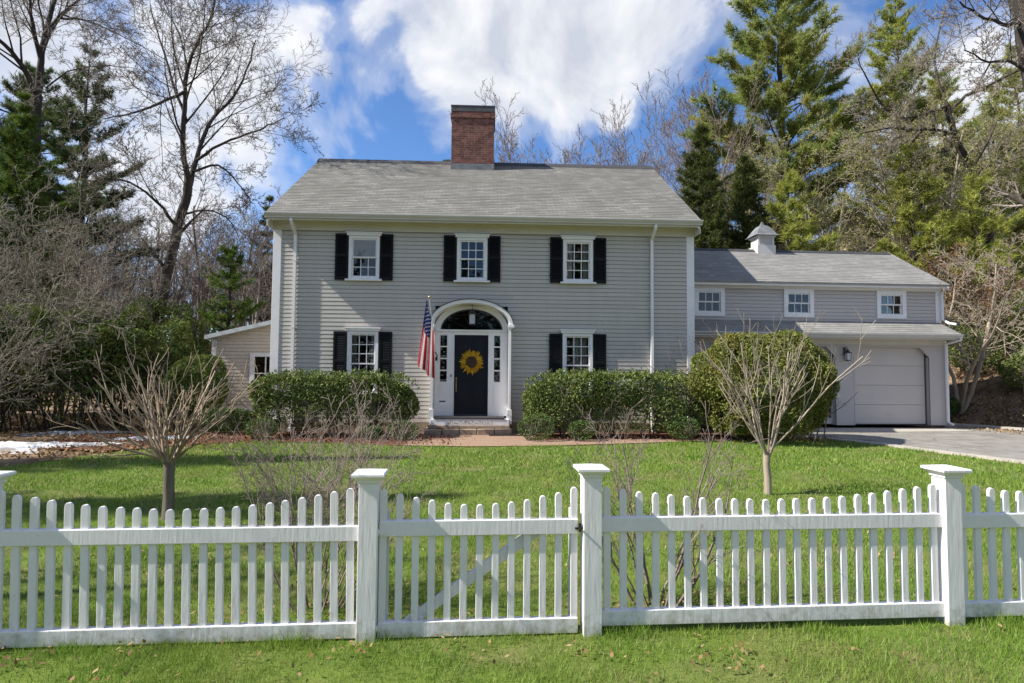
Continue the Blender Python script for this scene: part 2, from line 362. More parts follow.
def tubes(polys):
    """polys: list of (pts (k,3) array, radii (k,)) -> verts, faces; batched by point count and thickness"""
    groups = {}
    for p, r in polys:
        ns = 8 if r[0] > .09 else 5 if r[0] > .03 else 3
        groups.setdefault((len(p), ns), []).append((p, r))
    VV, FF, base = [], [], 0
    for (k, ns), it in groups.items():
        p = np.array([i[0] for i in it]); r = np.array([i[1] for i in it]); n = len(it)
        t = np.empty_like(p); t[:, 1:-1] = p[:, 2:] - p[:, :-2]; t[:, 0] = p[:, 1] - p[:, 0]; t[:, -1] = p[:, -1] - p[:, -2]; t = unit(t)
        ov = unit(p[:, -1] - p[:, 0]); ref = np.where(np.abs(ov[:, 2:3]) < .8, np.array([[0, 0, 1.]]), np.array([[1., 0, 0]]))
        u = unit(np.cross(t, ref[:, None, :])); w = np.cross(t, u)
        a = np.arange(ns) * 2 * np.pi / ns
        V = p[:, :, None] + (u[:, :, None] * np.cos(a)[:, None] + w[:, :, None] * np.sin(a)[:, None]) * r[:, :, None, None]
        idx = base + np.arange(n * k * ns).reshape(n, k, ns)
        nx = np.roll(idx, -1, 2)
        FF.append(np.stack([idx[:, :-1], nx[:, :-1], nx[:, 1:], idx[:, 1:]], -1).reshape(-1, 4))
        VV.append(V.reshape(-1, 3)); base += n * k * ns
    return np.concatenate(VV), FF

# ------------------------------------------------------------------ branch growth
def grow(rng, out, p, d, L, r, lev, prm):
    n = max(3, min(9, int(L / prm['seg'][lev]) + 2))
    pts = [p.copy()]; rads = [r]
    q = p.copy(); d = d / np.linalg.norm(d)
    for i in range(n):
        d = d + rng.normal(size=3) * prm['gnarl'][lev] + np.array([0, 0, prm['up'][lev]])
        d /= np.linalg.norm(d); q = q + d * (L / n); pts.append(q.copy())
        rads.append(max(r * (1 - (1 - prm['tip'][lev]) * (i + 1) / n), prm['rmin']))
    pts = np.array(pts); out.append((pts, np.array(rads), lev))
    children(rng, out, pts, rads, L, lev, prm)

def children(rng, out, pts, rads, L, lev, prm, t0=None, count=None):
    if lev + 1 >= prm['levels']: return
    nc = count if count is not None else prm['n'][lev]
    nc = max(1, int(round(nc * rng.uniform(.75, 1.25))))
    s0 = prm['start'][lev] if t0 is None else t0
    az = rng.uniform(0, 6.28); k = len(pts) - 1
    for c in range(nc):
        t = s0 + (1 - s0) * (c + rng.uniform(.1, .9)) / nc
        f = t * k; i = min(int(f), k - 1); w = f - i
        p = pts[i] * (1 - w) + pts[i + 1] * w; rr = rads[i] * (1 - w) + rads[i + 1] * w
        tan = pts[i + 1] - pts[i]; tan = tan / (np.linalg.norm(tan) + 1e-9)
        az += 2.4 + rng.uniform(-.5, .5)
        ref = np.array([0, 0, 1.]) if abs(tan[2]) < .9 else np.array([1., 0, 0])
        u = np.cross(tan, ref); u /= np.linalg.norm(u); v = np.cross(tan, u)
        ang = R(prm['ang'][lev]) * rng.uniform(.7, 1.25)
        d = tan * math.cos(ang) + (u * math.cos(az) + v * math.sin(az)) * math.sin(ang)
        LL = L * prm['ratio'][lev] * rng.uniform(.65, 1.2) * (1 - prm['fall'] * t)
        grow(rng, out, p, d, LL, min(rr * .85, max(rr * prm['rr'][lev], prm['rmin'])), lev + 1, prm)

BARE = dict(levels=5, n=[9, 6, 6, 5], start=[.3, .2, .15, .1], ang=[42, 42, 45, 45], ratio=[.5, .5, .46, .45], rr=[.5, .5, .5, .55],
            gnarl=[.05, .09, .09, .09, .09], up=[.05, .07, .06, .05, .04], tip=[.25, .2, .25, .35, .5], seg=[1.0, .7, .5, .3, .2], fall=.4, rmin=.006)

def split_mesh(out, name, parent, bark, twig, wood_lev=1):
    """thick wood -> trunk mesh, the rest -> crown mesh"""
    V, Fc = tubes([(p, r) for p, r, l in out if l <= wood_lev]); np_mesh('trunk', V, Fc, bark, parent, True)
    rest = [(p, r) for p, r, l in out if l > wood_lev]
    if rest:
        V, Fc = tubes(rest); np_mesh('crown', V, Fc, twig, parent, False)

def bare_tree(name, seed, loc, H, r0, bark='bark', twig='twig_grey', label=None, cat='tree', group=None, lean=(0, 0), stems=1, wood_lev=1, **kw):
    rng = np.random.default_rng(seed); prm = dict(BARE); prm.update(kw)
    root = empty(name, loc); out = []
    for s in range(stems):
        a = rng.uniform(0, 6.28) if stems == 1 else 6.28 * s / stems + rng.uniform(-.4, .4)
        sp = 0 if stems == 1 else kw.get('spread', .35)
        d = np.array([lean[0] + math.cos(a) * sp, lean[1] + math.sin(a) * sp, 1.0])
        grow(rng, out, np.array([math.cos(a) * r0 * .8 * (stems > 1), math.sin(a) * r0 * .8 * (stems > 1), -.15]), d, H * .8 * rng.uniform(.85, 1.05), r0, 0, prm)
    split_mesh(out, name, root, bark, twig, wood_lev)
    tag(root, label, cat, group)
    return root, out

def guided_tree(name, seed, limbs, twig_prm, bark, twig, label, base=None, group=None):
    """limbs: list of (list of world points, r_start, r_end, n_children, child_length)"""
    rng = np.random.default_rng(seed)
    b = limbs[0][0][0]; root = empty(name, (b.x, b.y, b.z)); out = []
    for pts, ra, rb, nc, cl in limbs:
        q = np.array([list(p - b) for p in pts], float)
        # smooth the drawn line with a little wobble
        f = np.linspace(0, len(q) - 1, (len(q) - 1) * 3 + 1); i = np.minimum(f.astype(int), len(q) - 2); w = (f - i)[:, None]
        m0 = np.gradient(q, axis=0); h00 = 2 * w**3 - 3 * w**2 + 1; h10 = w**3 - 2 * w**2 + w; h01 = -2 * w**3 + 3 * w**2; h11 = w**3 - w**2
        s = h00 * q[i] + h10 * m0[i] + h01 * q[i + 1] + h11 * m0[i + 1]
        s[1:-1] += rng.normal(size=s[1:-1].shape) * min(ra, .06) * .3
        rad = np.linspace(ra, rb, len(s)); out.append((s, rad, 0))
        prm = dict(twig_prm)
        if nc: children(rng, out, s, list(rad), cl / prm['ratio'][0], 0, prm, t0=prm['start'][0], count=nc)
    split_mesh(out, name, root, bark, twig, 1)
    tag(root, label, 'tree', group)
    return root, out

# ------------------------------------------------------------------ world frame of the house and garage
HO, HA = Vector((-6.154, 14.773, 0)), R(2.4)
GO, GA = Vector((12.87, 17.2, .1)), R(4.0)
FO, FA = Vector((.51, 3.69, 0)), R(4.5)
def H2W(x, y, z=0): return HO + Vector((x * math.cos(HA) - y * math.sin(HA), x * math.sin(HA) + y * math.cos(HA), z))
def G2W(x, y, z=0): return GO + Vector((x * math.cos(GA) - y * math.sin(GA), x * math.sin(GA) + y * math.cos(GA), z))

def sstep(t): t = min(max(t, 0), 1); return t * t * (3 - 2 * t)
BK = [(13.9, 60), (13.6, 18.6), (14.6, 16.9), (22, 12.2), (60, 0)]
def bank_d(x, y):
    """distance past the foot of the wooded bank (positive = on the bank)"""
    best = 1e9; sgn = 1
    for (ax, ay), (bx, by) in zip(BK[:-1], BK[1:]):
        dx, dy = bx - ax, by - ay; t = min(max(((x - ax) * dx + (y - ay) * dy) / (dx * dx + dy * dy), 0), 1)
        qx, qy = ax + dx * t, ay + dy * t; d = math.hypot(x - qx, y - qy)
        if d < best: best = d; sgn = 1 if dx * (y - ay) - dy * (x - ax) > 0 else -1
    return best * sgn
def ground_h(x, y):
    d = bank_d(x, y)
    h = 2.2 * sstep(d / 5.5) + .09 * max(0, d - 4.5) if d > 0 else 0
    back = max(0, y - 24)
    h2 = .24 * back * sstep((x - 2) / 14) + .05 * back * sstep((-x) / 20)
    h = max(h, h2) if d <= 0 else h + .7 * h2
    if y > 80: h = min(h, 14 + (y - 80) * .02)
    return min(h, 16)

# ------------------------------------------------------------------ ground
def poly_sheet(name, pts, z, m, step=None, kind='structure', hfun=None):
    mb = MB(); n = len(pts)
    mb.v = [(x, y, z + (hfun(x, y) if hfun else 0)) for x, y in pts]; mb.f = [tuple(range(n))]
    return tag(mb.build(name, m), kind=kind)

def make_ground():
    xs = np.concatenate([np.arange(-400, -60, 34), np.arange(-60, -24, 4), np.arange(-24, 34, .6), np.arange(34, 70, 4), np.arange(70, 420, 35)])
    ys = np.concatenate([np.arange(-60, -6, 9), np.arange(-6, 30, .6), np.arange(30, 90, 3), np.arange(90, 700, 60)])
    X, Y = np.meshgrid(xs, ys); Z = np.array([[ground_h(x, y) for x in xs] for y in ys])
    rng = np.random.default_rng(5)
    nz = rng.normal(size=Z.shape) * .05
    Z = Z + np.where(Z > .15, nz, 0) - .03
    V = np.stack([X, Y, Z], -1).reshape(-1, 3); ny, nx = X.shape
    i = np.arange(nx * ny).reshape(ny, nx)
    Fq = np.stack([i[:-1, :-1], i[:-1, 1:], i[1:, 1:], i[1:, :-1]], -1).reshape(-1, 4)
    tag(np_mesh('ground', V, [Fq], 'forest_floor', None, True), kind='structure')
make_ground()

LAWN = [(-30, -6), (18, -6), (15, -2), (12.2, 4.5), (9.42, 10.7), (8.4, 13.2), (7.2, 14.25), (4.43, 13.55), (2.2, 12.85), (.6, 12.45), (-.87, 12.25), (-2.4, 12.35), (-4.2, 12.75), (-5.8, 12.9), (-6.9, 12.0), (-7.6, 10.9), (-8.2, 9.3), (-10, 7.3), (-14, 4.6), (-30, 0)]
poly_sheet('lawn', LAWN, 0.0, 'lawn_soil')
MULCH = [(-6.6, 12.3), (-5.8, 12.9), (-4.2, 12.75), (-2.4, 12.35), (-1.2, 12.25), (-1.2, 14.75), (-10.5, 14.6), (-9.5, 11.6), (-7.9, 11.2)]
poly_sheet('mulch_bed', MULCH, .012, 'mulch')
MULCH2 = [(.6, 13.45), (2.2, 13.75), (4.4, 14.0), (6.6, 14.35), (8.1, 14.5), (8.0, 17.0), (4.8, 16.5), (.6, 14.85)]
poly_sheet('mulch_border', MULCH2, .014, 'mulch')
PATH = [(-2.3, 12.35), (-.87, 12.25), (.6, 12.45), (2.2, 12.85), (4.43, 13.55), (7.2, 14.25), (8.2, 14.5), (6.6, 14.4), (4.4, 14.05), (2.2, 13.8), (.6, 13.5), (.5, 14.85), (-2.35, 14.8)]
poly_sheet('brick_path', PATH, .018, 'path')
DRIVE = [(15, -2), (12.2, 4.5), (9.42, 10.7), (8.4, 13.2), (7.2, 14.3), (6.6, 16.9), (12.93, 17.25), (13.3, 17.9), (13.7, 17.8), (14.6, 16.55), (16.4, 15.1), (22, 11.7), (30, 7), (30, -2)]
poly_sheet('driveway', DRIVE, .02, 'asphalt')
def edging(name, pts, w=.16, h=.07, m='kerb'):
    mb = MB()
    for (ax, ay), (bx, by) in zip(pts[:-1], pts[1:]):
        d = Vector((bx - ax, by - ay, 0)).normalized(); nn = Vector((-d.y, d.x, 0)) * w / 2
        a, b = Vector((ax, ay, 0)), Vector((bx, by, 0))
        lo = [a - nn, a + nn, b + nn, b - nn]; hi = [q + Vector((0, 0, h)) for q in lo]
        k = len(mb.v); mb.v += [tuple(q) for q in lo + hi]; mb.f += [(k + 4, k + 7, k + 6, k + 5), (k, k + 1, k + 5, k + 4), (k + 1, k + 2, k + 6, k + 5), (k + 2, k + 3, k + 7, k + 6), (k + 3, k, k + 4, k + 7)]
    return tag(mb.build(name, m), kind='structure')
edging('driveway_kerb', [(12.2, 4.5), (9.35, 10.7), (8.33, 13.2), (7.6, 14.2)], .22, .045)
edging('driveway_back_kerb', [(13.05, 17.35), (13.45, 18.05), (13.8, 17.85), (14.65, 16.65), (16.4, 15.2), (22, 11.8)], .18, .09)
# apron strip of pale concrete in front of the garage doors
poly_sheet('garage_apron', [(8.3, 16.75), (12.75, 17.08), (13.0, 16.3), (8.5, 15.6)], .026, 'kerb')

def blanket(name, outline, hgt, m, seed, z=.0, n=46):
    """low irregular heap with a ragged rim inside an ellipse-like outline"""
    rng = np.random.default_rng(seed)
    cx, cy, a, b, rot = outline; V = [(cx, cy, z + hgt)]; rings = 9; f = []
    ph = rng.uniform(0, 6.28, 6)
    for r in range(1, rings + 1):
        for k in range(n):
            t = 2 * math.pi * k / n; w = 1 + .16 * math.sin(3 * t + ph[0]) + .12 * math.sin(5 * t + ph[1]) + .09 * math.sin(9 * t + ph[2]) + .06 * math.sin(14 * t + ph[3])
            q = r / rings; x = a * q * w * math.cos(t); y = b * q * w * math.sin(t)
            zz = z + hgt * (1 - q ** 3) * (1 + .35 * rng.normal() * (q < .95)) - (.03 if r == rings else 0)
            V.append((cx + x * math.cos(rot) - y * math.sin(rot), cy + x * math.sin(rot) + y * math.cos(rot), zz))
    T = [(0, 1 + k, 1 + (k + 1) % n) for k in range(n)]
    Q = [(1 + (r - 1) * n + k, 1 + r * n + k, 1 + r * n + (k + 1) % n, 1 + (r - 1) * n + (k + 1) % n) for r in range(1, rings) for k in range(n)]
    return np_mesh(name, np.array(V), [np.array(T), np.array(Q)], m, None, True)
tag(blanket('snow_patch', (-10.3, 11.6, 2.0, .75, .25), .06, 'snow', 3), 'broad strip of old snow lying at the edge of the lawn', 'snow', kind='thing')
tag(blanket('snow_patch', (-8.1, 13.2, 1.0, .3, .35), .045, 'snow', 4), 'smaller snow strip farther back beside the evergreen thicket', 'snow', kind='thing')
tag(blanket('snow_patch', (-10.6, 14.2, 1.3, .22, .2), .04, 'snow', 8), 'thin snow streak under the bare stems of the thicket', 'snow', kind='thing')

# ------------------------------------------------------------------ grass and litter
def inside(poly, x, y):
    c = np.zeros(len(x), bool); n = len(poly)
    for i in range(n):
        (x1, y1), (x2, y2) = poly[i], poly[i - 1]
        k = ((y1 > y) != (y2 > y)) & (x < (x2 - x1) * (y - y1) / (y2 - y1 + 1e-12) + x1); c ^= k
    return c

def make_grass():
    rng = np.random.default_rng(11)
    VV, n0, FF = [], 0, []
    for y0, y1, dens, hh, ww in ((2.3, 3.5, 9000, .048, .0040), (3.5, 4.6, 6000, .048, .0045), (4.6, 6.5, 3600, .05, .006), (6.5, 9.5, 1800, .052, .010), (9.5, 15, 900, .055, .017)):
        xa = -(y1 * .95 + 1.6); xb = y1 * .95 + 1.6
        n = int((xb - xa) * (y1 - y0) * dens); x = rng.uniform(xa, xb, n); y = rng.uniform(y0, y1, n)
        # patchy growth: clumps of long and short turf
        s = np.sin(x * 3.1 + 1.3 * np.sin(y * 2.3)) * np.sin(y * 2.7 + 1.1 * np.sin(x * 1.9 + 2)) + .6 * np.sin(x * 8.3 + y * 5.1) * np.sin(y * 7.7 - x * 4.9)
        k = inside(LAWN, x, y) & (rng.uniform(size=n) < .78 + .25 * s); x, y, s = x[k], y[k], s[k]; n = len(x)
        h = hh * rng.uniform(.45, 1.25, n) * (1 + .28 * s); az = rng.uniform(0, 6.28, n); w = ww * rng.uniform(.7, 1.3, n)
        lean = rng.uniform(.15, .9, n) * h; la = rng.uniform(0, 6.28, n)
        b = np.stack([np.cos(az), np.sin(az), np.zeros(n)], 1) * w[:, None] / 2; c = np.stack([x, y, np.zeros(n) - .004], 1)
        tip = c + np.stack([np.cos(la) * lean, np.sin(la) * lean, h], 1)
        VV.append(np.stack([c - b, c + b, tip], 1).reshape(-1, 3)); FF.append(n0 + np.arange(3 * n).reshape(n, 3)); n0 += 3 * n
    # long uncut tufts along the foot of the fence
    n = 9000; t = rng.uniform(-3.9, 3.6, n); env = np.clip(.35 + .55 * np.sin(t * 4.1) * np.sin(t * 1.7 + 1) + .35 * np.sin(t * 9.7), .12, 1)
    off = rng.normal(size=n) * .05 - .05; x = FO.x + t * math.cos(FA) - off * math.sin(FA); y = FO.y + t * math.sin(FA) + off * math.cos(FA)
    h = .10 * env * rng.uniform(.4, 1.1, n); az = rng.uniform(0, 6.28, n); w = .0045 * rng.uniform(.7, 1.3, n); la = rng.uniform(0, 6.28, n); lean = h * rng.uniform(.1, .7, n)
    b = np.stack([np.cos(az), np.sin(az), np.zeros(n)], 1) * w[:, None] / 2; c = np.stack([x, y, np.zeros(n) - .004], 1)
    tip = c + np.stack([np.cos(la) * lean, np.sin(la) * lean, h], 1)
    VV.append(np.stack([c - b, c + b, tip], 1).reshape(-1, 3)); FF.append(n0 + np.arange(3 * n).reshape(n, 3))
    o = np_mesh('grass', np.concatenate(VV), [np.concatenate(FF)], 'grass')
    tag(o, 'mown green lawn grass on both sides of the white fence', 'grass', kind='stuff')
make_grass()

def litter(name, seed, areas, L, W, m, label, cat, z=.02):
    rng = np.random.default_rng(seed); C = []
    for x0, x1, y0, y1, n, sig in areas:
        k = max(1, int(n / 7)); cx = rng.uniform(x0, x1, k); cy = rng.uniform(y0, y1, k); i = rng.integers(0, k, n)
        C.append(np.stack([cx[i] + rng.normal(size=n) * sig, cy[i] + rng.normal(size=n) * sig, np.full(n, z) + rng.uniform(0, .03, n)], 1))
    C = np.concatenate(C); C[:, 2] += np.array([ground_h(x, y) for x, y in C[:, :2]])
    V, Q = leaves(rng, C, L, W, np.tile([[0, 0, 1.]], (len(C), 1)), .75)
    return tag(np_mesh(name, V, [Q], m), label, cat, kind='stuff')
litter('fallen_leaves', 21, [(-3.4, 3.4, 2.7, 3.5, 220, .07), (-3.5, 3, 3.2, 3.45, 90, .05), (-4, 4, 3.8, 6, 420, .12), (-1.9, -.7, 3.7, 4.1, 110, .12), (.6, 1.5, 3.9, 4.3, 140, .12), (-7, 7, 6, 12, 700, .25), (-8.5, -5.5, 9.5, 12.8, 900, .3)], .038, .020, 'dry_leaf', 'dry tan leaves scattered over the lawn and under the fence', 'leaves', .03)
litter('bark_chips', 22, [(-6, -1.4, 12.6, 14.5, 2600, .2), (.8, 7.8, 13.6, 14.4, 2200, .2), (-9.5, -6, 11.6, 14.3, 1500, .3)], .07, .03, 'bark_chip', 'red brown bark chips covering the beds below the hedges', 'mulch', .02)
litter('leaf_litter', 23, [(13.6, 24, 16, 26, 6000, .5), (-16, -7, 10, 20, 6000, .5), (13.3, 17, 15.5, 19.5, 2000, .3)], .11, .06, 'dry_leaf', 'brown leaf litter lying under the trees around the garden', 'leaves', .0)

# ------------------------------------------------------------------ clapboard walls with real openings
def clapboards(mb, x0, x1, z0, z1, openings, row=.1065, lap=.0075, y=0.0):
    """lapped boards; openings (xa, xb, za, zb) are left open"""
    z = z0; gr = min(.013, row * .13); dp = .013
    while z < z1 - 1e-4:
        zt = min(z + row, z1); zg = zt - gr
        cuts = sorted({z, zg, zt, *[c for o in openings for c in (o[2], o[3]) if z + 1e-4 < c < zt - 1e-4]})
        for a, b in zip(cuts[:-1], cuts[1:]):
            mid = (a + b) / 2; xs = [(x0, x1)]
            for o in openings:
                if o[2] < mid < o[3]:
                    xs = [(p, q) for s, e in xs for p, q in ((s, min(e, o[0])), (max(s, o[1]), e)) if q - p > 1e-4]
            ya = y - lap * (1 - (a - z) / row); yb = y - lap * (1 - (b - z) / row)
            for s, e in xs:
                if mid > zg:
                    mb.quad((s, y + dp, a), (e, y + dp, a), (e, y + dp, b), (s, y + dp, b))
                else:
                    mb.quad((s, ya, a), (e, ya, a), (e, yb, b), (s, yb, b))
                    if a == z: mb.quad((s, y + dp, a), (e, y + dp, a), (e, ya, a), (s, ya, a))
                    if abs(b - zg) < 1e-6: mb.quad((s, yb, b), (e, yb, b), (e, y + dp, b), (s, y + dp, b))
        z = zt
    return mb

def roof_courses(mb, x0, x1, y0, z0, y1, z1, row=.14, lift=.007, x0b=None, x1b=None):
    L = math.hypot(y1 - y0, z1 - z0); n = max(1, int(round(L / row)))
    ny, nz = -(z1 - z0) / L, (y1 - y0) / L
    if nz < 0: ny, nz = -ny, -nz
    rng = random.Random(3)
    x0b = x0 if x0b is None else x0b; x1b = x1 if x1b is None else x1b
    for i in range(n):
        a, b = i / n, (i + 1) / n
        pa = (y0 + (y1 - y0) * a, z0 + (z1 - z0) * a); pb = (y0 + (y1 - y0) * b, z0 + (z1 - z0) * b)
        xl, xr = x0 + (x0b - x0) * a, x1 + (x1b - x1) * a; xl2, xr2 = x0 + (x0b - x0) * b, x1 + (x1b - x1) * b
        l = lift * rng.uniform(.7, 1.3); A = (pa[0] + ny * l, pa[1] + nz * l)
        mb.quad((xl, A[0], A[1]), (xr, A[0], A[1]), (xr2, pb[0], pb[1]), (xl2, pb[0], pb[1]))
        mb.quad((xl, pa[0], pa[1]), (xr, pa[0], pa[1]), (xr, A[0], A[1]), (xl, A[0], A[1]))
    return mb

def window(parent, cx, z0, z1, hw=.395, upper=(3, 2), lower=(3, 2), meet=None, casing=.075, head=True, sill=True, blind=None, curtain=None, flat_casing=False, y=0.0):
    """double-hung sash window set into an opening; frame with sub-parts pane, sill, header"""
    meet = (z0 + z1) / 2 if meet is None else meet
    f = MB()
    x0, x1 = cx - hw, cx + hw; o0, o1, oz0, oz1 = x0 + casing, x1 - casing, z0 + (casing if flat_casing else .05), z1 - casing
    ya = y - .038
    f.box(x0, o0, ya, y + .05, z0, z1); f.box(o1, x1, ya, y + .05, z0, z1)
    f.box(o0, o1, ya, y + .05, oz1, z1); f.box(o0, o1, ya, y + .05, z0, oz0)
    def sash(za, zb, yy, nx, nz, st=.035):
        f.box(o0, o0 + st, yy, yy + .03, za, zb); f.box(o1 - st, o1, yy, yy + .03, za, zb)
        f.box(o0 + st, o1 - st, yy, yy + .03, za, za + st); f.box(o0 + st, o1 - st, yy, yy + .03, zb - st, zb)
        g0, g1, h0, h1 = o0 + st, o1 - st, za + st, zb - st; mw = .010
        for i in range(1, nx): c = g0 + (g1 - g0) * i / nx; f.box(c - mw, c + mw, yy + .003, yy + .024, h0, h1)
        for j in range(1, nz): c = h0 + (h1 - h0) * j / nz; f.box(g0, g1, yy + .004, yy + .023, c - mw, c + mw)
    sash(meet - .015, oz1, y - .005, *upper); sash(oz0, meet + .015, y + .032, *lower)
    fo = f.build('window', 'white', parent)
    p = MB(); p.box(o0 + .03, o1 - .03, y + .007, y + .013, meet, oz1 - .03); p.box(o0 + .03, o1 - .03, y + .044, y + .05, oz0 + .03, meet - .016)
    p.build('pane', 'glass', fo)
    if head:
        h = MB(); h.box(x0 - .045, x1 + .045, y - .07, y + .0, z1 + .003, z1 + .065); h.box(x0 - .075, x1 + .075, y - .095, y + .0, z1 + .065, z1 + .095); h.build('header', 'white', fo)
    if sill:
        s = MB(); s.prism([(y - .10, z0 - .055), (y - .10, z0 - .012), (y + .02, z0 - .003), (y + .02, z0 - .055)], 'x', x0 - .075, x1 + .075); s.build('sill', 'white', fo)
    if blind is not None:
        b = MB(); b.box(o0 + .02, o1 - .02, y + .026, y + .029, blind, oz1); b.box(o0 + .02, o1 - .02, y + .025, y + .031, blind + .16, blind + .18); b.build('blind', 'blind', fo)
    if curtain:
        for a, b2 in curtain:
            c = MB(); n = 26; pts = []
            for i in range(n + 1):
                t = i / n; pts.append((o0 + (o1 - o0) * (a + (b2 - a) * t), y + .12 + .022 * math.sin(t * 19 + a * 7)))
            for i in range(n):
                (xa, ya_), (xb, yb_) = pts[i], pts[i + 1]; c.quad((xa, ya_, oz0 - .1), (xb, yb_, oz0 - .1), (xb, yb_, oz1 + .1), (xa, ya_, oz1 + .1))
            c.build('curtain', 'curtain', fo, smooth=True)
    return fo, (o0 - .002, o1 + .002, oz0 - .002, oz1 + .002)

def shutter(parent, x0, x1, z0, z1, y=-.015):
    m = MB(); st = .05; ya, yb = y - .038, y
    m.box(x0, x0 + st, ya, yb, z0, z1); m.box(x1 - st, x1, ya, yb, z0, z1)
    mid = z0 + (z1 - z0) * .53
    for a, b in ((z0, z0 + .08), (mid - .04, mid + .04), (z1 - .06, z1)): m.box(x0 + st, x1 - st, ya, yb, a, b)
    for a, b in ((z0 + .08, mid - .04), (mid + .04, z1 - .06)):
        n = int((b - a) / .042)
        for i in range(n):
            c = a + (b - a) * (i + .5) / n
            m.prism([(ya + .006, c - .022), (ya + .010, c - .026), (yb - .004, c + .020), (yb - .008, c + .024)], 'x', x0 + st, x1 - st)
    m.box(x0 + st, x1 - st, yb - .004, yb - .001, z0 + .02, z1 - .02)
    for z in (z0 + .2, z1 - .2): m.box(x0 - .012 if x0 < 0 else x0 - .01, x0, ya + .01, yb, z - .03, z + .03)
    return m.build('shutter', 'shutter', parent)

def downspout(parent, x, ztop, zbot, y=-.03, eave=-.43, m='white', w=.07):
    t = MB(); h = w / 2
    pts = [(x, eave, ztop + .12), (x, eave, ztop + .02), (x, y - .03, ztop - .22), (x, y - .03, ztop - .4), (x, y - .03, zbot + .12), (x, y - .14, zbot + .03)]
    for a, b in zip(pts[:-1], pts[1:]):
        k = len(t.v)
        for (px, py, pz) in (a, b):
            d = .08
            horiz = abs(b[1] - a[1]) > abs(b[2] - a[2])
            for sx, sy in ((-h, -d / 2), (h, -d / 2), (h, d / 2), (-h, d / 2)): t.v.append((px + sx, py + (0 if horiz else sy), pz + (sy if horiz else 0)))
        t.f += [(k, k + 1, k + 5, k + 4), (k + 1, k + 2, k + 6, k + 5), (k + 2, k + 3, k + 7, k + 6), (k + 3, k, k + 4, k + 7), (k, k + 3, k + 2, k + 1), (k + 4, k + 5, k + 6, k + 7)]
    for z in (ztop - .9, (ztop + zbot) / 2, zbot + .6): t.box(x - h - .012, x + h + .012, y - .074, -.008, z - .012, z + .012)
    return t.build('downspout', m, parent)

# ------------------------------------------------------------------ the house
house = empty('house', HO, HA)
tag(house, 'two storey grey clapboard colonial house with black shutters and red brick chimney', 'house')
W = 10.96; DEP = 7.8
ops = []
UC, LC = (2.31, 5.10, 7.88), (2.32, 7.875)
for i, c in enumerate(UC):
    _, o = window(house, c, 3.955, 5.075, upper=(1, 1) if i == 0 else (3, 2), blind=4.52 if i == 0 else None, curtain=[(0, 1)] if i == 0 and False else ([(0, .3), (.72, 1)] if i == 2 else None))
    ops.append(o)
for i, c in enumerate(LC):
    _, o = window(house, c, 1.02, 2.60, upper=(3, 3), lower=(3, 3), meet=1.76, curtain=[(.3, .62), (.68, .9)] if i else [(0, .22), (.8, 1)])
    ops.append(o)
for c in UC:
    shutter(house, c - .74, c - .41, 3.92, 5.125); shutter(house, c + .41, c + .74, 3.92, 5.125)
for c in LC:
    shutter(house, c - .745, c - .41, .98, 2.585); shutter(house, c + .41, c + .745, .98, 2.585)
DC = 5.105  # door centre
ops.append((DC - .94, DC + .94, .2, 3.28))
w = MB(); clapboards(w, .18, W - .18, .28, 5.2, ops)
w.box(.02, .03, 0, DEP, .1, 5.4); w.box(W - .03, W - .02, 0, DEP, .1, 5.4); w.box(.02, W - .02, DEP - .02, DEP, .1, 5.4)   # side and back walls
for x in (.02, W - .03):
    w.prism([(0, 5.4), (DEP, 5.4), (DEP / 2, 8.1)], 'x', x, x + .01)
w.quad((.03, .3, .15), (W - .03, .3, .15), (W - .03, DEP - .02, .15), (.03, DEP - .02, .15)); w.quad((.03, .02, 3.05), (W - .03, .02, 3.05), (W - .03, DEP - .02, 3.05), (.03, DEP - .02, 3.05))
w.quad((.03, .02, 5.3), (W - .03, .02, 5.3), (W - .03, DEP - .02, 5.3), (.03, DEP - .02, 5.3))
for x in (3.7, 6.6): w.box(x, x + .1, .25, DEP - .1, .15, 5.3)
w.build('wall', 'siding', house)
f = MB(); f.box(.03, W - .03, -.02, .02, -.1, .278); f.build('foundation', 'stone', house)
for x0, x1 in ((-.02, .185), (W - .185, W + .02)):
    c = MB(); c.box(x0, x1, -.02, .03, .2, 5.2); c.box(x0 - .012, x1 + .012, -.035, .03, .2, .36); c.build('corner_board', 'white', house, .006)
c = MB(); c.box(-.02, W + .02, -.03, .02, 5.2, 5.42); c.box(-.02, W + .02, -.06, .02, 5.37, 5.423); c.build('frieze', 'cream', house)
c = MB(); c.box(-.05, W + .05, -.40, -.031, 5.424, 5.44); c.box(-.05, W + .05, -.425, -.40, 5.36, 5.50)
c.box(-.05, -.02, -.425, .2, 5.2, 5.50); c.box(W + .02, W + .05, -.425, .2, 5.2, 5.50)
c.prism([(-.4, 5.424), (-.31, 5.424), (-.4, 5.37)], 'x', -.02, W + .02)
c.build('cornice', 'cream', house)
g = MB(); pr = [(-.428, 5.405), (-.428, 5.515), (-.55, 5.515), (-.55, 5.49), (-.525, 5.46), (-.49, 5.43), (-.49, 5.405)]
g.prism(pr, 'x', -.08, W + .08); g.box(-.08, W + .08, -.557, -.548, 5.505, 5.52); g.build('gutter', 'gutter', house)
r = MB(); roof_courses(r, -.07, W + .05, -.47, 5.535, 3.9, 8.46); roof_courses(r, -.07, W + .05, DEP + .47, 5.535, 3.9, 8.46)
for x in (-.07, W + .05): r.quad((x, -.47, 5.46), (x, -.47, 5.535), (x, 3.9, 8.46), (x, 3.9, 8.385)); r.quad((x, 3.9, 8.385), (x, 3.9, 8.46), (x, DEP + .47, 5.535), (x, DEP + .47, 5.46))
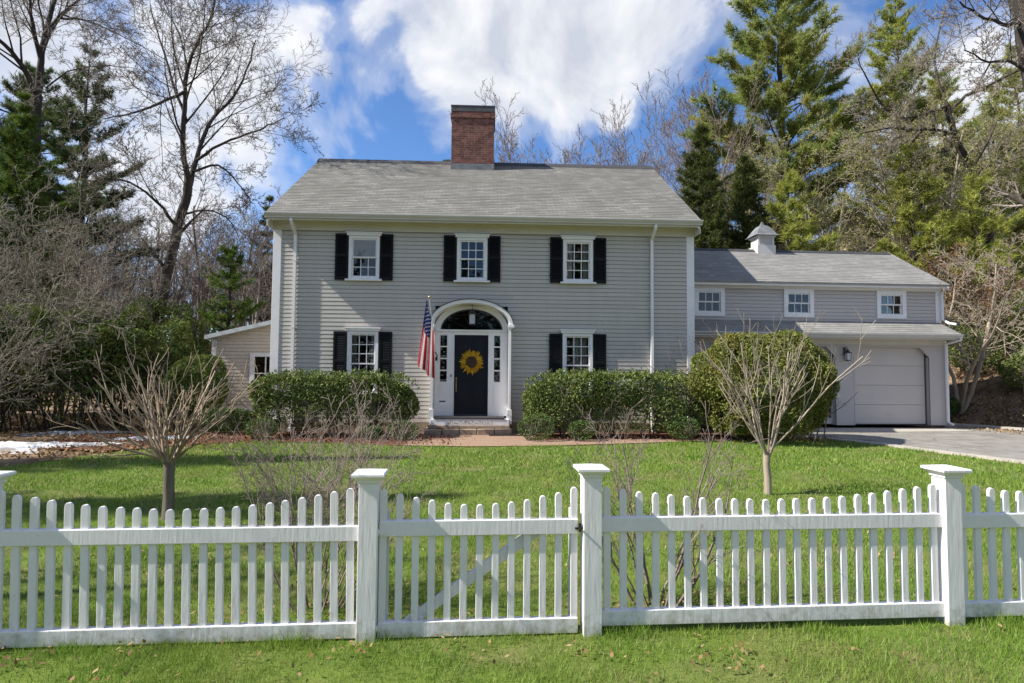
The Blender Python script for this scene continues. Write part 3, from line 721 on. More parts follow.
r.quad((-.07, -.47, 5.50), (W + .05, -.47, 5.50), (W + .05, -.47, 5.535), (-.07, -.47, 5.535))
roof = r.build('roof', 'roof', house)
k = MB(); k.prism([(3.72, 8.36), (3.9, 8.52), (4.08, 8.36), (4.08, 8.33), (3.72, 8.33)], 'x', -.08, W + .06); k.build('ridge_vent', 'ridge', roof)
for x in (-.04, W - .02):
    b = MB(); b.prism([(-.42, 5.33), (-.42, 5.495), (3.9, 8.38), (DEP + .42, 5.495), (DEP + .42, 5.33), (3.9, 8.2)], 'x', x, x + .055); b.build('rake_board', 'white', roof)
# chimney
CX0, CX1, CY0, CY1 = 4.30, 5.665, 3.25, 4.35
ch = MB(); ch.box(CX0, CX1, CY0, CY1, 7.5, 9.72); ch.box(CX0 - .035, CX1 + .035, CY0 - .035, CY1 + .035, 9.72, 9.86); ch.box(CX0 - .012, CX1 + .012, CY0 - .012, CY1 + .012, 9.86, 9.93)
cho = ch.build('chimney', 'brick', roof)
k = MB(); k.box(CX0 - .02, CX1 + .02, CY0 - .02, CY1 + .02, 9.933, 10.10); k.box(CX0 - .03, CX1 + .03, CY0 - .03, CY1 + .03, 10.10, 10.13); k.build('chimney_cap', 'capdark', roof)
k = MB()
def rz_(y): return 5.535 + (y + .47) * (8.46 - 5.535) / 4.37
k.box(CX0 - .012, CX1 + .012, CY0 - .014, CY0 - .001, rz_(CY0) - .05, rz_(CY0) + .2)
for x in (CX0 - .013, CX1 + .003): k.prism([(CY0 - .014, rz_(CY0) - .05), (CY0 - .014, rz_(CY0) + .2), (3.9, 8.62), (CY1, 8.4), (CY1, 8.0)], 'x', x, x + .01)
k.build('chimney_flashing', 'lead', roof)
downspout(house, .56, 5.3, .05); downspout(house, 9.83, 5.3, .05)

def worn():
    m, nt, out = nodes('worn_white_paint'); p = N(nt, 'ShaderNodeBsdfPrincipled'); nt.links.new(p.outputs[0], out.inputs[0]); p.inputs['Roughness'].default_value = .7
    tc = N(nt, 'ShaderNodeTexCoord').outputs['Object']; mp = N(nt, 'ShaderNodeMapping'); mp.inputs['Scale'].default_value = (34, 1, 22); nt.links.new(tc, mp.inputs[0])
    nt.links.new(ramp(nt, noise(nt, mp.outputs[0], 1, 3), [(.50, (.62, .61, .58)), (.62, (.12, .11, .10))]), p.inputs['Base Color']); return m
M['worn'] = worn()
# ---- entrance
def ell(c, a, b, z, n=28, y=0.0, t0=0, t1=math.pi): return [(c + a * math.cos(t0 + (t1 - t0) * i / n), y, z + b * math.sin(t0 + (t1 - t0) * i / n)) for i in range(n + 1)]
YF, YB = -.30, .02
s = MB()
SP, AO, BO, AI, BI = 2.78, 1.02, .60, .955, .535
fo_, fi_ = ell(DC, AO, BO, SP, y=YF), ell(DC, AI, BI, SP, y=YF)
s.strip(fo_, fi_)
s.strip(fi_, ell(DC, AI, BI, SP, y=YB)); s.strip(ell(DC, AO, BO, SP, y=0), fo_)
fm, fm2 = ell(DC, AO + .04, BO + .04, SP, y=YF - .05), ell(DC, AO - .045, BO - .045, SP, y=YF - .05)       # raised outer moulding
s.strip(fm, fm2); s.strip(fm2, ell(DC, AO - .045, BO - .045, SP, y=YF)); s.strip(ell(DC, AO + .04, BO + .04, SP, y=0), fm)
for sg in (-1, 1):
    a, b = sorted((DC + sg * AI, DC + sg * AO)); s.box(a, b, YF, 0, .26, SP - .001)
    a, b = sorted((DC + sg * (AI - .02), DC + sg * (AO + .075))); s.box(a, b, YF - .075, -.001, SP - .07, SP + .0); a, b = sorted((DC + sg * (AI - .01), DC + sg * (AO + .03))); s.box(a, b, YF - .035, -.001, SP - .11, SP - .07)
    a, b = sorted((DC + sg * (AI - .025), DC + sg * (AO + .025))); s.box(a, b, YF - .03, -.001, .255, .62)
surround = s.build('door_surround', 'white', house)
k = MB(); o1 = ell(DC, AO + .06, BO + .06, SP, y=YF - .07, t0=R(7), t1=R(173)); o2 = ell(DC, AO + .042, BO + .042, SP, y=YF - .07, t0=R(7), t1=R(173)); k.strip(o1, o2); k.strip(ell(DC, AO + .06, BO + .06, SP, y=.0, t0=R(7), t1=R(173)), o1); k.build('hood_roof', 'ridge', surround)
# inner panel with openings: built as pieces round the door, sidelights and fanlight
p = MB(); FA_, FB_, FZ = .805, .55, 2.655
ya = .0
z_bot = .44
for a, b, c, d in ((-.94, -.82, z_bot, 2.53), (-.615, -.44, z_bot, 2.53), (.44, .575, z_bot, 2.53), (.76, .94, z_bot, 2.53), (-.82, -.615, z_bot, 1.30), (.575, .76, z_bot, 1.30), (-.94, .94, 2.53, 2.655)):
    p.box(DC + a, DC + b, ya, .06, c, d)
inner = ell(DC, FA_, FB_, FZ, y=ya); outer = ell(DC, .96, .70, FZ, y=ya); p.strip(outer, inner); p.strip(inner, ell(DC, FA_, FB_, FZ, y=.1))
p.box(DC - .94, DC - .805, ya + .0015, .06, 2.656, 2.80); p.box(DC + .805, DC + .94, ya + .0015, .06, 2.656, 2.80)
p.box(DC - .92, DC + .92, -.035, .0, 2.62, 2.665)                         # transom moulding
for a in (-.46, .44): p.box(DC + a, DC + a + .02, -.02, .0, z_bot, 2.62)   # door stops
for a, b in ((-.80, -.64), (.60, .745)): # raised panels under the sidelights
    p.box(DC + a, DC + b, -.01, .0, .66, 1.22)
p.build('entrance_panel', 'white', surround)
d = MB(); d.box(DC - .438, DC + .438, .045, .09, .44, 2.525)
for a, b in ((-.36, -.04), (.04, .36)):
    for c, e in ((.62, 1.18), (1.32, 1.95), (2.05, 2.42)):
        d.box(DC + a, DC + b, .035, .046, c, e); d.box(DC + a + .05, DC + b - .05, .026, .036, c + .05, e - .05)
door = d.build('front_door', 'door', house, .004)
k = MB(); k.box(DC - .395, DC - .365, .026, .034, 1.06, 1.40); k.tube([(DC - .38, .03, 1.10), (DC - .38, -.03, 1.13), (DC - .38, -.03, 1.32), (DC - .38, .03, 1.36)], [.011] * 4, 8); k.lathe((DC - .38, .02, 1.41), [(.001, -.02), (.024, -.015), (.024, .015), (.001, .02)], 10); k.build('handle', 'brass', door)
k = MB(); k.box(DC - .44, DC + .44, .02, .05, .44, .475); k.build('kick_strip', 'gap', door)
for a, b in ((-.82, -.615), (.575, .76)):
    sl = MB(); x0, x1 = DC + a, DC + b
    sl.box(x0, x0 + .015, .01, .05, 1.30, 2.53); sl.box(x1 - .015, x1, .01, .05, 1.30, 2.53)
    for j in range(5): z = 1.30 + 1.23 * j / 4; sl.box(x0 + .015, x1 - .015, .008, .048, max(z - .016, 1.302), min(z + .016, 2.528))
    so = sl.build('sidelight', 'white', house)
    pn = MB(); pn.box(x0, x1, .03, .036, 1.30, 2.53); pn.build('pane', 'glass', so)
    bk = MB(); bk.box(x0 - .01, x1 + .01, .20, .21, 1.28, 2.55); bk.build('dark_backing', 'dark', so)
fl = MB(); fl.strip(ell(DC, FA_ - .001, FB_ - .001, FZ, y=.05), ell(DC, FA_ - .04, FB_ - .04, FZ, y=.05))
for t in (36, 72, 108, 144):
    a = R(t); fl.tube([(DC + .16 * math.cos(a), .055, FZ + .11 * math.sin(a)), (DC + (FA_ - .03) * math.cos(a), .055, FZ + (FB_ - .03) * math.sin(a))], [.004, .004], 4)
flo = fl.build('fanlight', 'gap', house)
pn = MB(); e = ell(DC, FA_, FB_, FZ, y=.06); n0 = len(pn.v); pn.v += e; pn.f.append(tuple(range(len(e)))); pn.build('pane', 'glass', flo)
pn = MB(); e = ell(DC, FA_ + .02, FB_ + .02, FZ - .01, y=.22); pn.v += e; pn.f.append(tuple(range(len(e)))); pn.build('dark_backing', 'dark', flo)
t = MB(); t.box(DC - .98, DC + .98, -.40, .02, .235, .385); sill = t.build('threshold', 'white', house, .006)
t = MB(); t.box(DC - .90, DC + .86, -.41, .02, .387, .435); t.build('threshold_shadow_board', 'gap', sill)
t = MB(); t.box(DC - .56, DC + .56, -.4035, -.4, .275, .355); t.build('worn_paint', M['worn'], sill)
t = MB()
for i, x in enumerate(np.linspace(DC - 1.12, DC + .62, 5)): t.box(x, x + .42, -.62 + rnd.uniform(-.01, .01), .0, -.05, .155 + rnd.uniform(-.006, .006))
t.box(DC - 1.05, DC + 1.0, -.44, .0, .157, .233)
t.build('doorstep', 'stone', house, .012)
t = MB(); t.box(DC - .80, DC - .66, -.013, -.009, .80, .815); t.box(DC - .81, DC - .65, -.0115, -.009, .79, .825); t.build('mail_slot', 'gap', house)
t = MB(); t.box(DC - .53, DC - .505, -.014, 0, 1.44, 1.50); t.build('doorbell', 'iron', house)

# ---- low sun-porch on the left end of the house
pw = MB(); PX0, PY = -2.72, 2.7
clapboards(pw, PX0, -.02, .42, 2.52, [(-1.55, -.75, .95, 2.02)], y=PY)
k = 2.52
while k < 3.3:   # boards of the sloping top, each shorter than the last
    xs_ = PX0 - .16 + (k + .012 - 2.47) / .243
    if xs_ < -.05: clapboards(pw, max(PX0, xs_), -.02, k, k + .1065, [], y=PY)
    k += .1065
pw.box(PX0, PX0 + .02, PY, 6.5, .1, 2.5); pw.box(PX0, 0, 6.5, 6.52, .1, 2.5)
porch = pw.build('side_porch', 'siding_porch', house)
t = MB(); t.prism([(PX0 - .16, 2.47), (PX0 - .16, 2.59), (0.0, 3.29), (0.0, 3.17)], 'y', PY - .22, 6.7); t.build('porch_roof', 'porch_fascia', porch)
t = MB(); t.box(PX0 - .02, PX0 + .1, PY - .03, PY + .02, .42, 2.45); t.box(PX0 - .02, -.03, PY - .06, PY + .02, .34, .42); t.build('porch_trim', 'white', porch)
t = MB(); t.box(PX0 + .02, -.03, PY - .02, PY + .02, -.1, .34); t.build('porch_base', 'brick', porch)
t = MB(); t.box(-1.60, -1.47, PY - .05, PY + .02, .9, 2.07); t.box(-.83, -.70, PY - .05, PY + .02, .9, 2.07); t.box(-1.47, -.83, PY - .05, PY + .02, 1.97, 2.07); t.box(-1.47, -.83, PY - .05, PY + .02, .9, .98); t.box(-1.16, -1.13, PY - .02, PY + .01, .98, 1.97); t.box(-1.47, -.83, PY - .018, PY + .01, 1.45, 1.48); t.build('porch_window', 'white', porch)
t = MB(); t.box(-1.47, -.83, PY + .012, PY + .018, .98, 1.97); t.build('porch_pane', 'glass', porch)
t = MB(); t.box(-.42, -.14, PY - .03, PY - .012, 1.25, 1.85); t.build('porch_dark_opening', 'gap', porch)  # flat near-black panel standing in for a small dark opening

# ------------------------------------------------------------------ garage wing
garage = empty('garage', GO, GA)
tag(garage, 'low grey garage wing with three small windows, cupola and wide garage door', 'garage')
GL = -8.2; gops = []
UY = .22
GWIN = (-7.08, -4.35, -1.46)
for c in GWIN:
    _, o = window(garage, c, 3.16, 4.0, hw=.46, upper=(3, 1), lower=(3, 1), casing=.12, head=False, sill=False, flat_casing=True, y=UY); gops.append(o)
w = MB(); clapboards(w, GL, .08, 2.8, 4.08, gops, y=UY); w.box(GL, .1, 4.7, 4.72, 0, 4.1); w.box(.06, .08, UY + .001, 4.7, 2.7, 4.08); w.prism([(UY, 4.08), (4.7, 4.08), (2.46, 5.42)], 'x', .06, .08)
w.box(-.02, 0, .03, 4.7, 0, 2.7); w.quad((GL, UY + .05, 2.95), (.05, UY + .05, 2.95), (.05, 4.7, 2.95), (GL, 4.7, 2.95)); w.box(GL, GL + .02, 0, 4.7, 0, 4.0)
w.build('upper_wall', 'siding_wing', garage)
t = MB(); t.box(-.06, .10, UY - .03, UY + .03, 2.85, 4.06); t.build('corner_board', 'white', garage)
t = MB(); t.box(GL, .12, UY - .025, UY + .02, 4.0, 4.10); t.box(GL, .14, UY - .24, UY + .02, 4.10, 4.115); t.box(GL, .16, UY - .26, UY - .24, 4.06, 4.16); t.build('upper_eave', 'white', garage)
# lower wall with two bays whose heads have clipped corners
LW = MB()
def bay_wall(x0, x1, bays, zt, y0=-.02, y1=.02):
    xs = x0
    for a, b, top, cut in bays:
        LW.box(xs, a, y0, y1, 0, zt)
        LW.prism([(a, top - cut), (a + cut, top), (b - cut, top), (b, top - cut), (b, zt), (a, zt)], 'y', y0, y1); xs = b
    LW.box(xs, x1, y0, y1, 0, zt)
BAY1, BAY2 = (-2.83, -.50), (-5.75, -3.40)
bay_wall(GL, 0, [(BAY2[0], BAY2[1], 2.29, .28), (BAY1[0], BAY1[1], 2.29, .28)], 2.55)
LW.build('lower_wall', 'siding_wing', garage)
for a, b in (BAY1, BAY2):
    t = MB(); t.box(a - .01, a, -.028, .16, 0, 2.0); t.box(b, b + .01, -.028, .16, 0, 2.0); t.box(a, b, .021, .16, 2.29, 2.31); t.build('bay_jamb', 'siding_wing', garage)
t = MB(); a, b = BAY1
for i in range(4):
    t.box(a - .03, b + .03, .13, .17, .02 + i * .575, .02 + (i + 1) * .575 - .008); t.box(a - .03, b + .03, .15, .165, .02 + (i + 1) * .575 - .008, .02 + (i + 1) * .575)
t.box((a + b) / 2 - .11, (a + b) / 2 + .11, .112, .131, .30, .33)
gd = t.build('garage_door', 'garage_door', garage, .004)
t = MB(); t.box(a, b, .118, .129, 0.0, .03); t.box(b - .035, b - .02, .10, .13, .02, 2.1); t.build('door_seal', 'gap', gd)
a, b = BAY2
t = MB(); t.box(a, b - .42, .13, .17, .02, 2.32); t.box(b - .06, b, .13, .17, .02, 2.32); t.box(b - .42, b - .06, .13, .17, 1.98, 2.32); t.box(b - .42, b - .06, .13, .17, .02, .2)
t.box(b - .42, b - .06, .135, .165, .72, .76); t.box(b - .25, b - .225, .135, .165, .2, 1.98)
ent = t.build('glazed_door', 'garage_door', garage)
t = MB(); t.box(b - .42, b - .06, .148, .154, .2, 1.98); t.build('pane', 'glass', ent)
t = MB(); t.box(GL, .02, -.5, -.02, 2.535, 2.55); t.box(GL, .03, -.52, -.5, 2.50, 2.63); t.box(GL, 0, -.05, -.021, 2.36, 2.535); t.box(.0, .025, -.5, UY, 2.50, 2.62); t.build('lower_eave', 'cream', garage)
g = MB(); g.prism([(p_[0] - .095, p_[1] - 2.86) for p_ in pr], 'x', GL, .06); g.build('gutter', 'gutter', garage)
r = MB(); roof_courses(r, GL, .03, -.60, 2.66, UY - .02, 3.06); r.quad((.03, -.6, 2.6), (.03, -.6, 2.66), (.03, UY, 3.06), (.03, UY, 3.0)); r.build('pent_roof', 'roof_wing', garage)
r = MB(); roof_courses(r, GL, .2, -.07, 4.17, 2.46, 5.62); roof_courses(r, GL, .2, 5.0, 4.17, 2.46, 5.62); r.quad((.2, -.07, 4.11), (.2, -.07, 4.17), (.2, 2.46, 5.62), (.2, 2.46, 5.67)); r.quad((GL, -.07, 4.12), (.2, -.07, 4.12), (.2, -.07, 4.17), (GL, -.07, 4.17)); gr_ = r.build('roof', 'roof_wing', garage)
t = MB(); t.prism([(2.32, 5.56), (2.46, 5.66), (2.60, 5.56)], 'x', GL, .21); t.build('ridge_cap', 'ridge', gr_)
t = MB(); t.prism([(-.05, 4.02), (-.05, 4.13), (2.46, 5.57), (4.98, 4.13), (4.98, 4.02), (2.46, 5.44)], 'x', .10, .17); t.build('rake_board', 'white', gr_)
# cupola
cu = MB(); qx, qy = -4.28, 2.46
cu.box(qx - .31, qx + .31, qy - .31, qy + .31, 5.2, 5.750); cu.box(qx - .26, qx + .26, qy - .26, qy + .26, 5.750, 6.040); cu.box(qx - .275, qx - .205, qy - .275, qy - .205, 5.750, 6.040); cu.box(qx + .205, qx + .275, qy - .275, qy - .205, 5.750, 6.040); cu.box(qx - .32, qx + .32, qy - .32, qy + .32, 6.040, 6.080)
cuo = cu.build('cupola', 'gutter', gr_)
lv = MB()
for i in range(6):
    z = 5.755 + i * .046; lv.prism([(qy - .272, z), (qy - .264, z + .042), (qy - .2605, z + .042), (qy - .2605, z)], 'x', qx - .20, qx + .20)
lv.build('cupola_louver', 'siding_wing', gr_)
cr = MB(); prof = [(.40, 6.080), (.34, 6.130), (.29, 6.230), (.21, 6.350), (.14, 6.440), (.06, 6.480), (.035, 6.550), (.012, 6.610)]
for (ra, za), (rb, zb) in zip(prof[:-1], prof[1:]):
    ca = [(qx - ra, qy - ra, za), (qx + ra, qy - ra, za), (qx + ra, qy + ra, za), (qx - ra, qy + ra, za)]; cb = [(qx - rb, qy - rb, zb), (qx + rb, qy - rb, zb), (qx + rb, qy + rb, zb), (qx - rb, qy + rb, zb)]
    for i in range(4): cr.quad(ca[i], ca[(i + 1) % 4], cb[(i + 1) % 4], cb[i])
cr.build('cupola_roof', 'lead', gr_)
# downspouts of the garage
t = MB(); t.tube([(.02, -.6, 2.60), (.02, -.58, 2.50), (-.02, -.10, 2.40), (-.02, -.10, 2.2), (-.02, -.10, .1), (.05, -.22, .03)], [.042] * 6, 8); t.build('downspout', 'white', garage)
t = MB(); t.tube([(.12, -.06, 4.12), (.10, UY - .08, 3.95), (.10, UY - .08, 3.15), (.16, UY - .25, 3.02), (.25, UY - .4, 2.98)], [.038] * 5, 8); t.build('downspout', 'white', garage)

# ------------------------------------------------------------------ things on the house
def lantern(name, loc, rz, label, hang):
    o = empty(name, loc, rz)
    f_ = MB(); h = .34; a, b = (.075, .095)
    for sx in (-1, 1):
        for sy in (-1, 1): f_.tube([(sx * a, sy * a, -h), (sx * b, sy * b, -.06)], [.007, .007], 5)
    for z, q in ((-h, a + .008), (-.06, b + .012)): f_.box(-q, q, -q, q, z - .012, z + .012)
    f_.lathe((0, 0, 0), [(.10, -.05), (.05, .02), (.02, .05), (.008, .08)], 8)
    if hang: f_.tube([(0, 0, .07), (0, 0, hang)], [.006, .006], 6); f_.lathe((0, 0, hang), [(.05, -.015), (.05, 0)], 12)
    else: f_.tube([(0, 0, .06), (0, .06, .14), (0, .17, .05)], [.012] * 3, 6); f_.box(-.05, .05, .165, .185, -.16, .14)
    f_.lathe((0, 0, -h), [(.004, -.05), (.02, -.03), (.012, -.01)], 8)
    f_.build('lantern_frame', 'iron', o)
    g_ = MB(); g_.box(-a + .005, a - .005, -a + .005, a - .005, -h + .015, -.075); g_.build('lantern_glass', M['frost'], o)
    return tag(o, label, 'lantern')
M['frost'] = simple('frosted_lantern_glass', (.45, .46, .46), (.52, .53, .53), .25, 6, 0, 1, .5)
lantern('porch_lantern', H2W(DC + .02, -.14, 3.13), HA, 'pale glass lantern hanging inside the arch over the front door', .20)
wl_ = lantern('wall_lantern', G2W(-3.115, -.165, 2.16), GA, 'black carriage lantern on the garage wall beside the big door', 0); wl_.scale = (.72, .76, .8)

# sunflower wreath
wr = empty('wreath', H2W(DC + .01, .0, 1.83), HA); rngw = random.Random(4)
M['petal'] = leafmat('sunflower_petals', [(0, (.50, .25, .015)), (.5, (.62, .37, .03)), (1, (.72, .50, .06))], .2)
M['seed'] = simple('brown_seed_head', (.035, .018, .010), (.085, .045, .022), .9, 60, .8, 90)
pt = MB()
for ring, (n, r0, r1, y, wd) in enumerate(((30, .13, .335, .0, .055), (26, .13, .30, -.02, .05), (22, .12, .25, -.04, .045))):
    for i in range(n):
        a = 2 * math.pi * (i + .5 * ring) / n + rngw.uniform(-.06, .06); q = r1 * rngw.uniform(.9, 1.08); c, s_ = math.cos(a), math.sin(a)
        yy = y + rngw.uniform(-.012, .012)
        base = Vector((c * r0, yy, s_ * r0)); mid = Vector((c * (r0 + q) / 2, yy - .02, s_ * (r0 + q) / 2)); tip = Vector((c * q, yy + rngw.uniform(-.02, .01), s_ * q)); sd = Vector((-s_, 0, c)) * wd / 2
        pt.quad(base, mid - sd, tip, mid + sd)
pt.build('petal_ring', 'petal', wr)
sd_ = MB(); 
for i in range(24):
    a0, a1 = 2 * math.pi * i / 24, 2 * math.pi * (i + 1) / 24
    for (ra, ya_), (rb, yb_) in (((.005, -.03), (.05, -.042)), ((.05, -.042), (.11, -.075)), ((.11, -.075), (.15, -.045)), ((.15, -.045), (.15, .01))):
        sd_.quad((ra * math.cos(a0), ya_, ra * math.sin(a0)), (rb * math.cos(a0), yb_, rb * math.sin(a0)), (rb * math.cos(a1), yb_, rb * math.sin(a1)), (ra * math.cos(a1), ya_, ra * math.sin(a1)))
sd_.build('seed_head', 'seed', wr)
tag(wr, 'round sunflower wreath of yellow petals on the dark front door', 'wreath')

# flag on its pole
fg = empty('flag', H2W(DC - .88, -.36, 1.95), HA)
tag(fg, 'red, white and blue flag hanging limp from a pole beside the door arch', 'flag')
pb, ptip = Vector((0, 0, 0)), Vector((-.09, -.95, 1.36))
t = MB(); t.tube([pb, ptip], [.014, .011], 8); pole = t.build('flag_pole', 'white', fg)
t = MB(); t.lathe(tuple(ptip), [(.004, -.01), (.022, .01), (.028, .03), (.018, .055), (.002, .065)], 10); t.build('finial', 'brass', fg)
t = MB(); t.tube([pb - Vector((0, -.05, .03)), pb + (ptip - pb) * .09], [.022, .020], 8); t.box(-.04, .04, .04, .06, -.10, .06); t.build('bracket', 'iron', fg)
def flag_cloth():
    nu, nv = 60, 64; V, UV = [], []
    for j in range(nv + 1):
        for i in range(nu + 1):
            s_ = i / nu; q = j / nv                        # s_: down the hoist from the tip, q: out along the fly
            a = ptip + (pb - ptip) * (.02 + .60 * s_)
            ph = s_ * 15 + q * 1.5
            L_ = 1.52
            x = a.x - .02 + (s_ - .5) * (.10 + .30 * q) - .10 * q + .035 * math.sin(ph) * (.4 + .6 * q)
            y = a.y + (-.45 - a.y) * .45 * q + .055 * math.cos(ph) * (.3 + .7 * q)
            z = a.z - q * L_ * (1 - .25 * s_) 
            V.append((x, y, z)); UV.append((q, 1 - s_))
    fcs = [(j * (nu + 1) + i, j * (nu + 1) + i + 1, (j + 1) * (nu + 1) + i + 1, (j + 1) * (nu + 1) + i) for j in range(nv) for i in range(nu)]
    me = bpy.data.meshes.new('flag_cloth'); me.from_pydata(V, [], fcs); uv = me.uv_layers.new(name='uv')
    for l in me.loops: uv.data[l.index].uv = UV[l.vertex_index]
    me.polygons.foreach_set('use_smooth', [True] * len(me.polygons))
    m, nt, out = nodes('flag_cloth'); u = N(nt, 'ShaderNodeUVMap').outputs[0]
    sp = N(nt, 'ShaderNodeSeparateXYZ'); nt.links.new(u, sp.inputs[0]); U, Vv = sp.outputs[0], sp.outputs[1]
    stripe = mth(nt, 'LESS_THAN', mth(nt, 'MODULO', mth(nt, 'FLOOR', mth(nt, 'MULTIPLY', Vv, 13)), 2), .5)
    base = mixc(nt, stripe, (.66, .64, .62), (.38, .02, .04))
    cant = mth(nt, 'MULTIPLY', mth(nt, 'LESS_THAN', U, .4), mth(nt, 'GREATER_THAN', Vv, 6 / 13))
    # eleven by nine staggered grid, filled where column + row is even
    cu_, cv_ = mth(nt, 'MULTIPLY', U, 12 / .4), mth(nt, 'MULTIPLY', mth(nt, 'SUBTRACT', Vv, 6 / 13), 10 * 13 / 7)
    ru, rv = mth(nt, 'ROUND', cu_), mth(nt, 'ROUND', cv_)
    du, dv = mth(nt, 'SUBTRACT', cu_, ru), mth(nt, 'SUBTRACT', cv_, rv)
    dot = mth(nt, 'LESS_THAN', mth(nt, 'ADD', mth(nt, 'MULTIPLY', du, du), mth(nt, 'MULTIPLY', dv, dv)), .06)
    even = mth(nt, 'LESS_THAN', mth(nt, 'MODULO', mth(nt, 'ADD', ru, rv), 2), .5)
    inr = mth(nt, 'MULTIPLY', mth(nt, 'MULTIPLY', mth(nt, 'GREATER_THAN', ru, .5), mth(nt, 'LESS_THAN', ru, 11.5)), mth(nt, 'MULTIPLY', mth(nt, 'GREATER_THAN', rv, .5), mth(nt, 'LESS_THAN', rv, 9.5)))
    star = mth(nt, 'MULTIPLY', mth(nt, 'MULTIPLY', dot, even), inr)
    col = mixc(nt, cant, base, mixc(nt, star, (.018, .028, .11), (.66, .66, .66)))
    df = N(nt, 'ShaderNodeBsdfDiffuse'); tr = N(nt, 'ShaderNodeBsdfTranslucent'); nt.links.new(col, df.inputs[0]); nt.links.new(col, tr.inputs[0])
    mx = N(nt, 'ShaderNodeMixShader'); mx.inputs[0].default_value = .3; nt.links.new(df.outputs[0], mx.inputs[1]); nt.links.new(tr.outputs[0], mx.inputs[2]); nt.links.new(mx.outputs[0], out.inputs[0])
    me.materials.append(m); o = bpy.data.objects.new('flag_cloth', me); COL.objects.link(o); o.parent = fg
flag_cloth()

# ------------------------------------------------------------------ picket fence and gate
def post_part(parent, x, z0, h=1.04):
    p_ = MB(); p_.box(x - .0575, x + .0575, -.0575, .0575, -.1, z0 + h - .065); o = p_.build('post', 'fence', parent, .004)
    c_ = MB()
    prof = [(.0575, -.09), (.066, -.085), (.066, -.072), (.085, -.055), (.098, -.045), (.098, -.032), (.092, -.027), (.012, -.012)]
    for (ra, za), (rb, zb) in zip(prof[:-1], prof[1:]):
        A = [(x - ra, -ra), (x + ra, -ra), (x + ra, ra), (x - ra, ra)]; B = [(x - rb, -rb), (x + rb, -rb), (x + rb, rb), (x - rb, rb)]
        for i in range(4):
            j = (i + 1) % 4; c_.quad((*A[i], z0 + h + za), (*A[j], z0 + h + za), (*B[j], z0 + h + zb), (*B[i], z0 + h + zb))
    c_.quad(*[(x + sx * .012, sy * .012, z0 + h - .012) for sx, sy in ((-1, -1), (1, -1), (1, 1), (-1, 1))])
    c_.build('post_cap', 'fence', o, .003)
    return o

def picket_mesh(parent, x, z0, z1, w=.044, d=.022, y=0.0, lean=0.0):
    m = MB(); h = w / 2; prof = [(-h, z0), (h, z0), (h, z1 - .030), (h * .86, z1 - .013), (h * .5, z1 - .003), (0, z1), (-h * .5, z1 - .003), (-h * .86, z1 - .013), (-h, z1 - .030)]
    m.prism([(x + a + lean * (z - z0), z) for a, z in prof], 'y', y - d / 2, y + d / 2)
    return m.build('picket', 'fence', parent, .003)

def rail(parent, x0, x1, za, zb, name, y0=-.025, y1=.025):
    m = MB(); m.box(x0, x1, y0, y1, za, zb); return m.build(name, 'fence', parent, .004)

def section(parent, x0, x1, z0, top=(.895, .785), step=.0995, gap=.045, seed=1, lean=0.0):
    rr = random.Random(seed)
    rail(parent, x0, x1, z0 + .575, z0 + .665, 'top_rail'); rail(parent, x0, x1, z0 + .0, z0 + .092, 'bottom_rail')
    n = int(round((x1 - x0 - 2 * gap) / step)); mid = (x0 + x1) / 2; half = (x1 - x0) / 2
    for i in range(n + 1):
        x = x0 + gap + (x1 - x0 - 2 * gap) * i / n; t = abs(x - mid) / half
        picket_mesh(parent, x, z0 + .05, z0 + top[1] + (top[0] - top[1]) * t ** 2 + rr.uniform(-.003, .003), lean=lean + rr.uniform(-.004, .004))

def F2W(x, y=0, z=0): return FO + Vector((x * math.cos(FA) - y * math.sin(FA), x * math.sin(FA) + y * math.cos(FA), z))
PX = [-3.585, -1.3775, -.0035, 2.3875, 4.68]
fl_ = empty('picket_fence', F2W(PX[1]), FA); tag(fl_, 'white picket fence run ending at the post on the left of the gate', 'fence', 'white picket fence along the street')
fr_ = empty('picket_fence', F2W(PX[2]), FA); tag(fr_, 'white picket fence run starting at the latch post right of the gate', 'fence', 'white picket fence along the street')
def rel(o, base): return o
for x in (PX[0], PX[1]): post_part(fl_, x - PX[1], -.012)
section(fl_, PX[0] - PX[1] + .0575, -.0575, .012, (.90, .775), .0935, seed=2, lean=-.022)
section(fl_, PX[0] - PX[1] - 2.2, PX[0] - PX[1] - .0575, .0, (.90, .78), seed=3)
for x, z in ((PX[2], .012), (PX[3], -.005), (PX[4], 0)): post_part(fr_, x - PX[2], z)
section(fr_, .0575, PX[3] - PX[2] - .0575, .045, (.86, .765), .1065, seed=4)
post_part(fr_, 6.97 - PX[2], 0); section(fr_, PX[4] - PX[2] + .0575, 6.97 - PX[2] - .0575, .03, (.87, .775), .1065, seed=6)
section(fr_, PX[3] - PX[2] + .0575, PX[4] - PX[2] - .0575, .038, (.87, .775), .1065, seed=5)
gate = empty('gate', F2W(PX[1] + .0575), FA); tag(gate, 'white picket gate with a diagonal brace between two capped posts', 'gate')
GWD = PX[2] - PX[1] - .115; g0, g1 = .006, GWD - .030
rail(gate, g0, g1, .612, .704, 'top_rail'); rail(gate, g0, g1, .008, .100, 'bottom_rail')
for i in range(13):
    x = g0 + .022 + (g1 - g0 - .044) * i / 12; t = abs(i - 6) / 6
    picket_mesh(gate, x, .03, .795 + .10 * t ** 1.8 + rnd.uniform(-.003, .003), .043)
b = MB(); b.prism([(.16, .10), (.27, .10), (1.02, .612), (.90, .612)], 'y', .014, .045); b.build('brace', 'fence', gate, .003)
for x in (.02, GWD - .075): 
    b = MB(); b.box(x, x + .04, .026, .06, .03, .76); b.build('stile', 'fence', gate, .003)
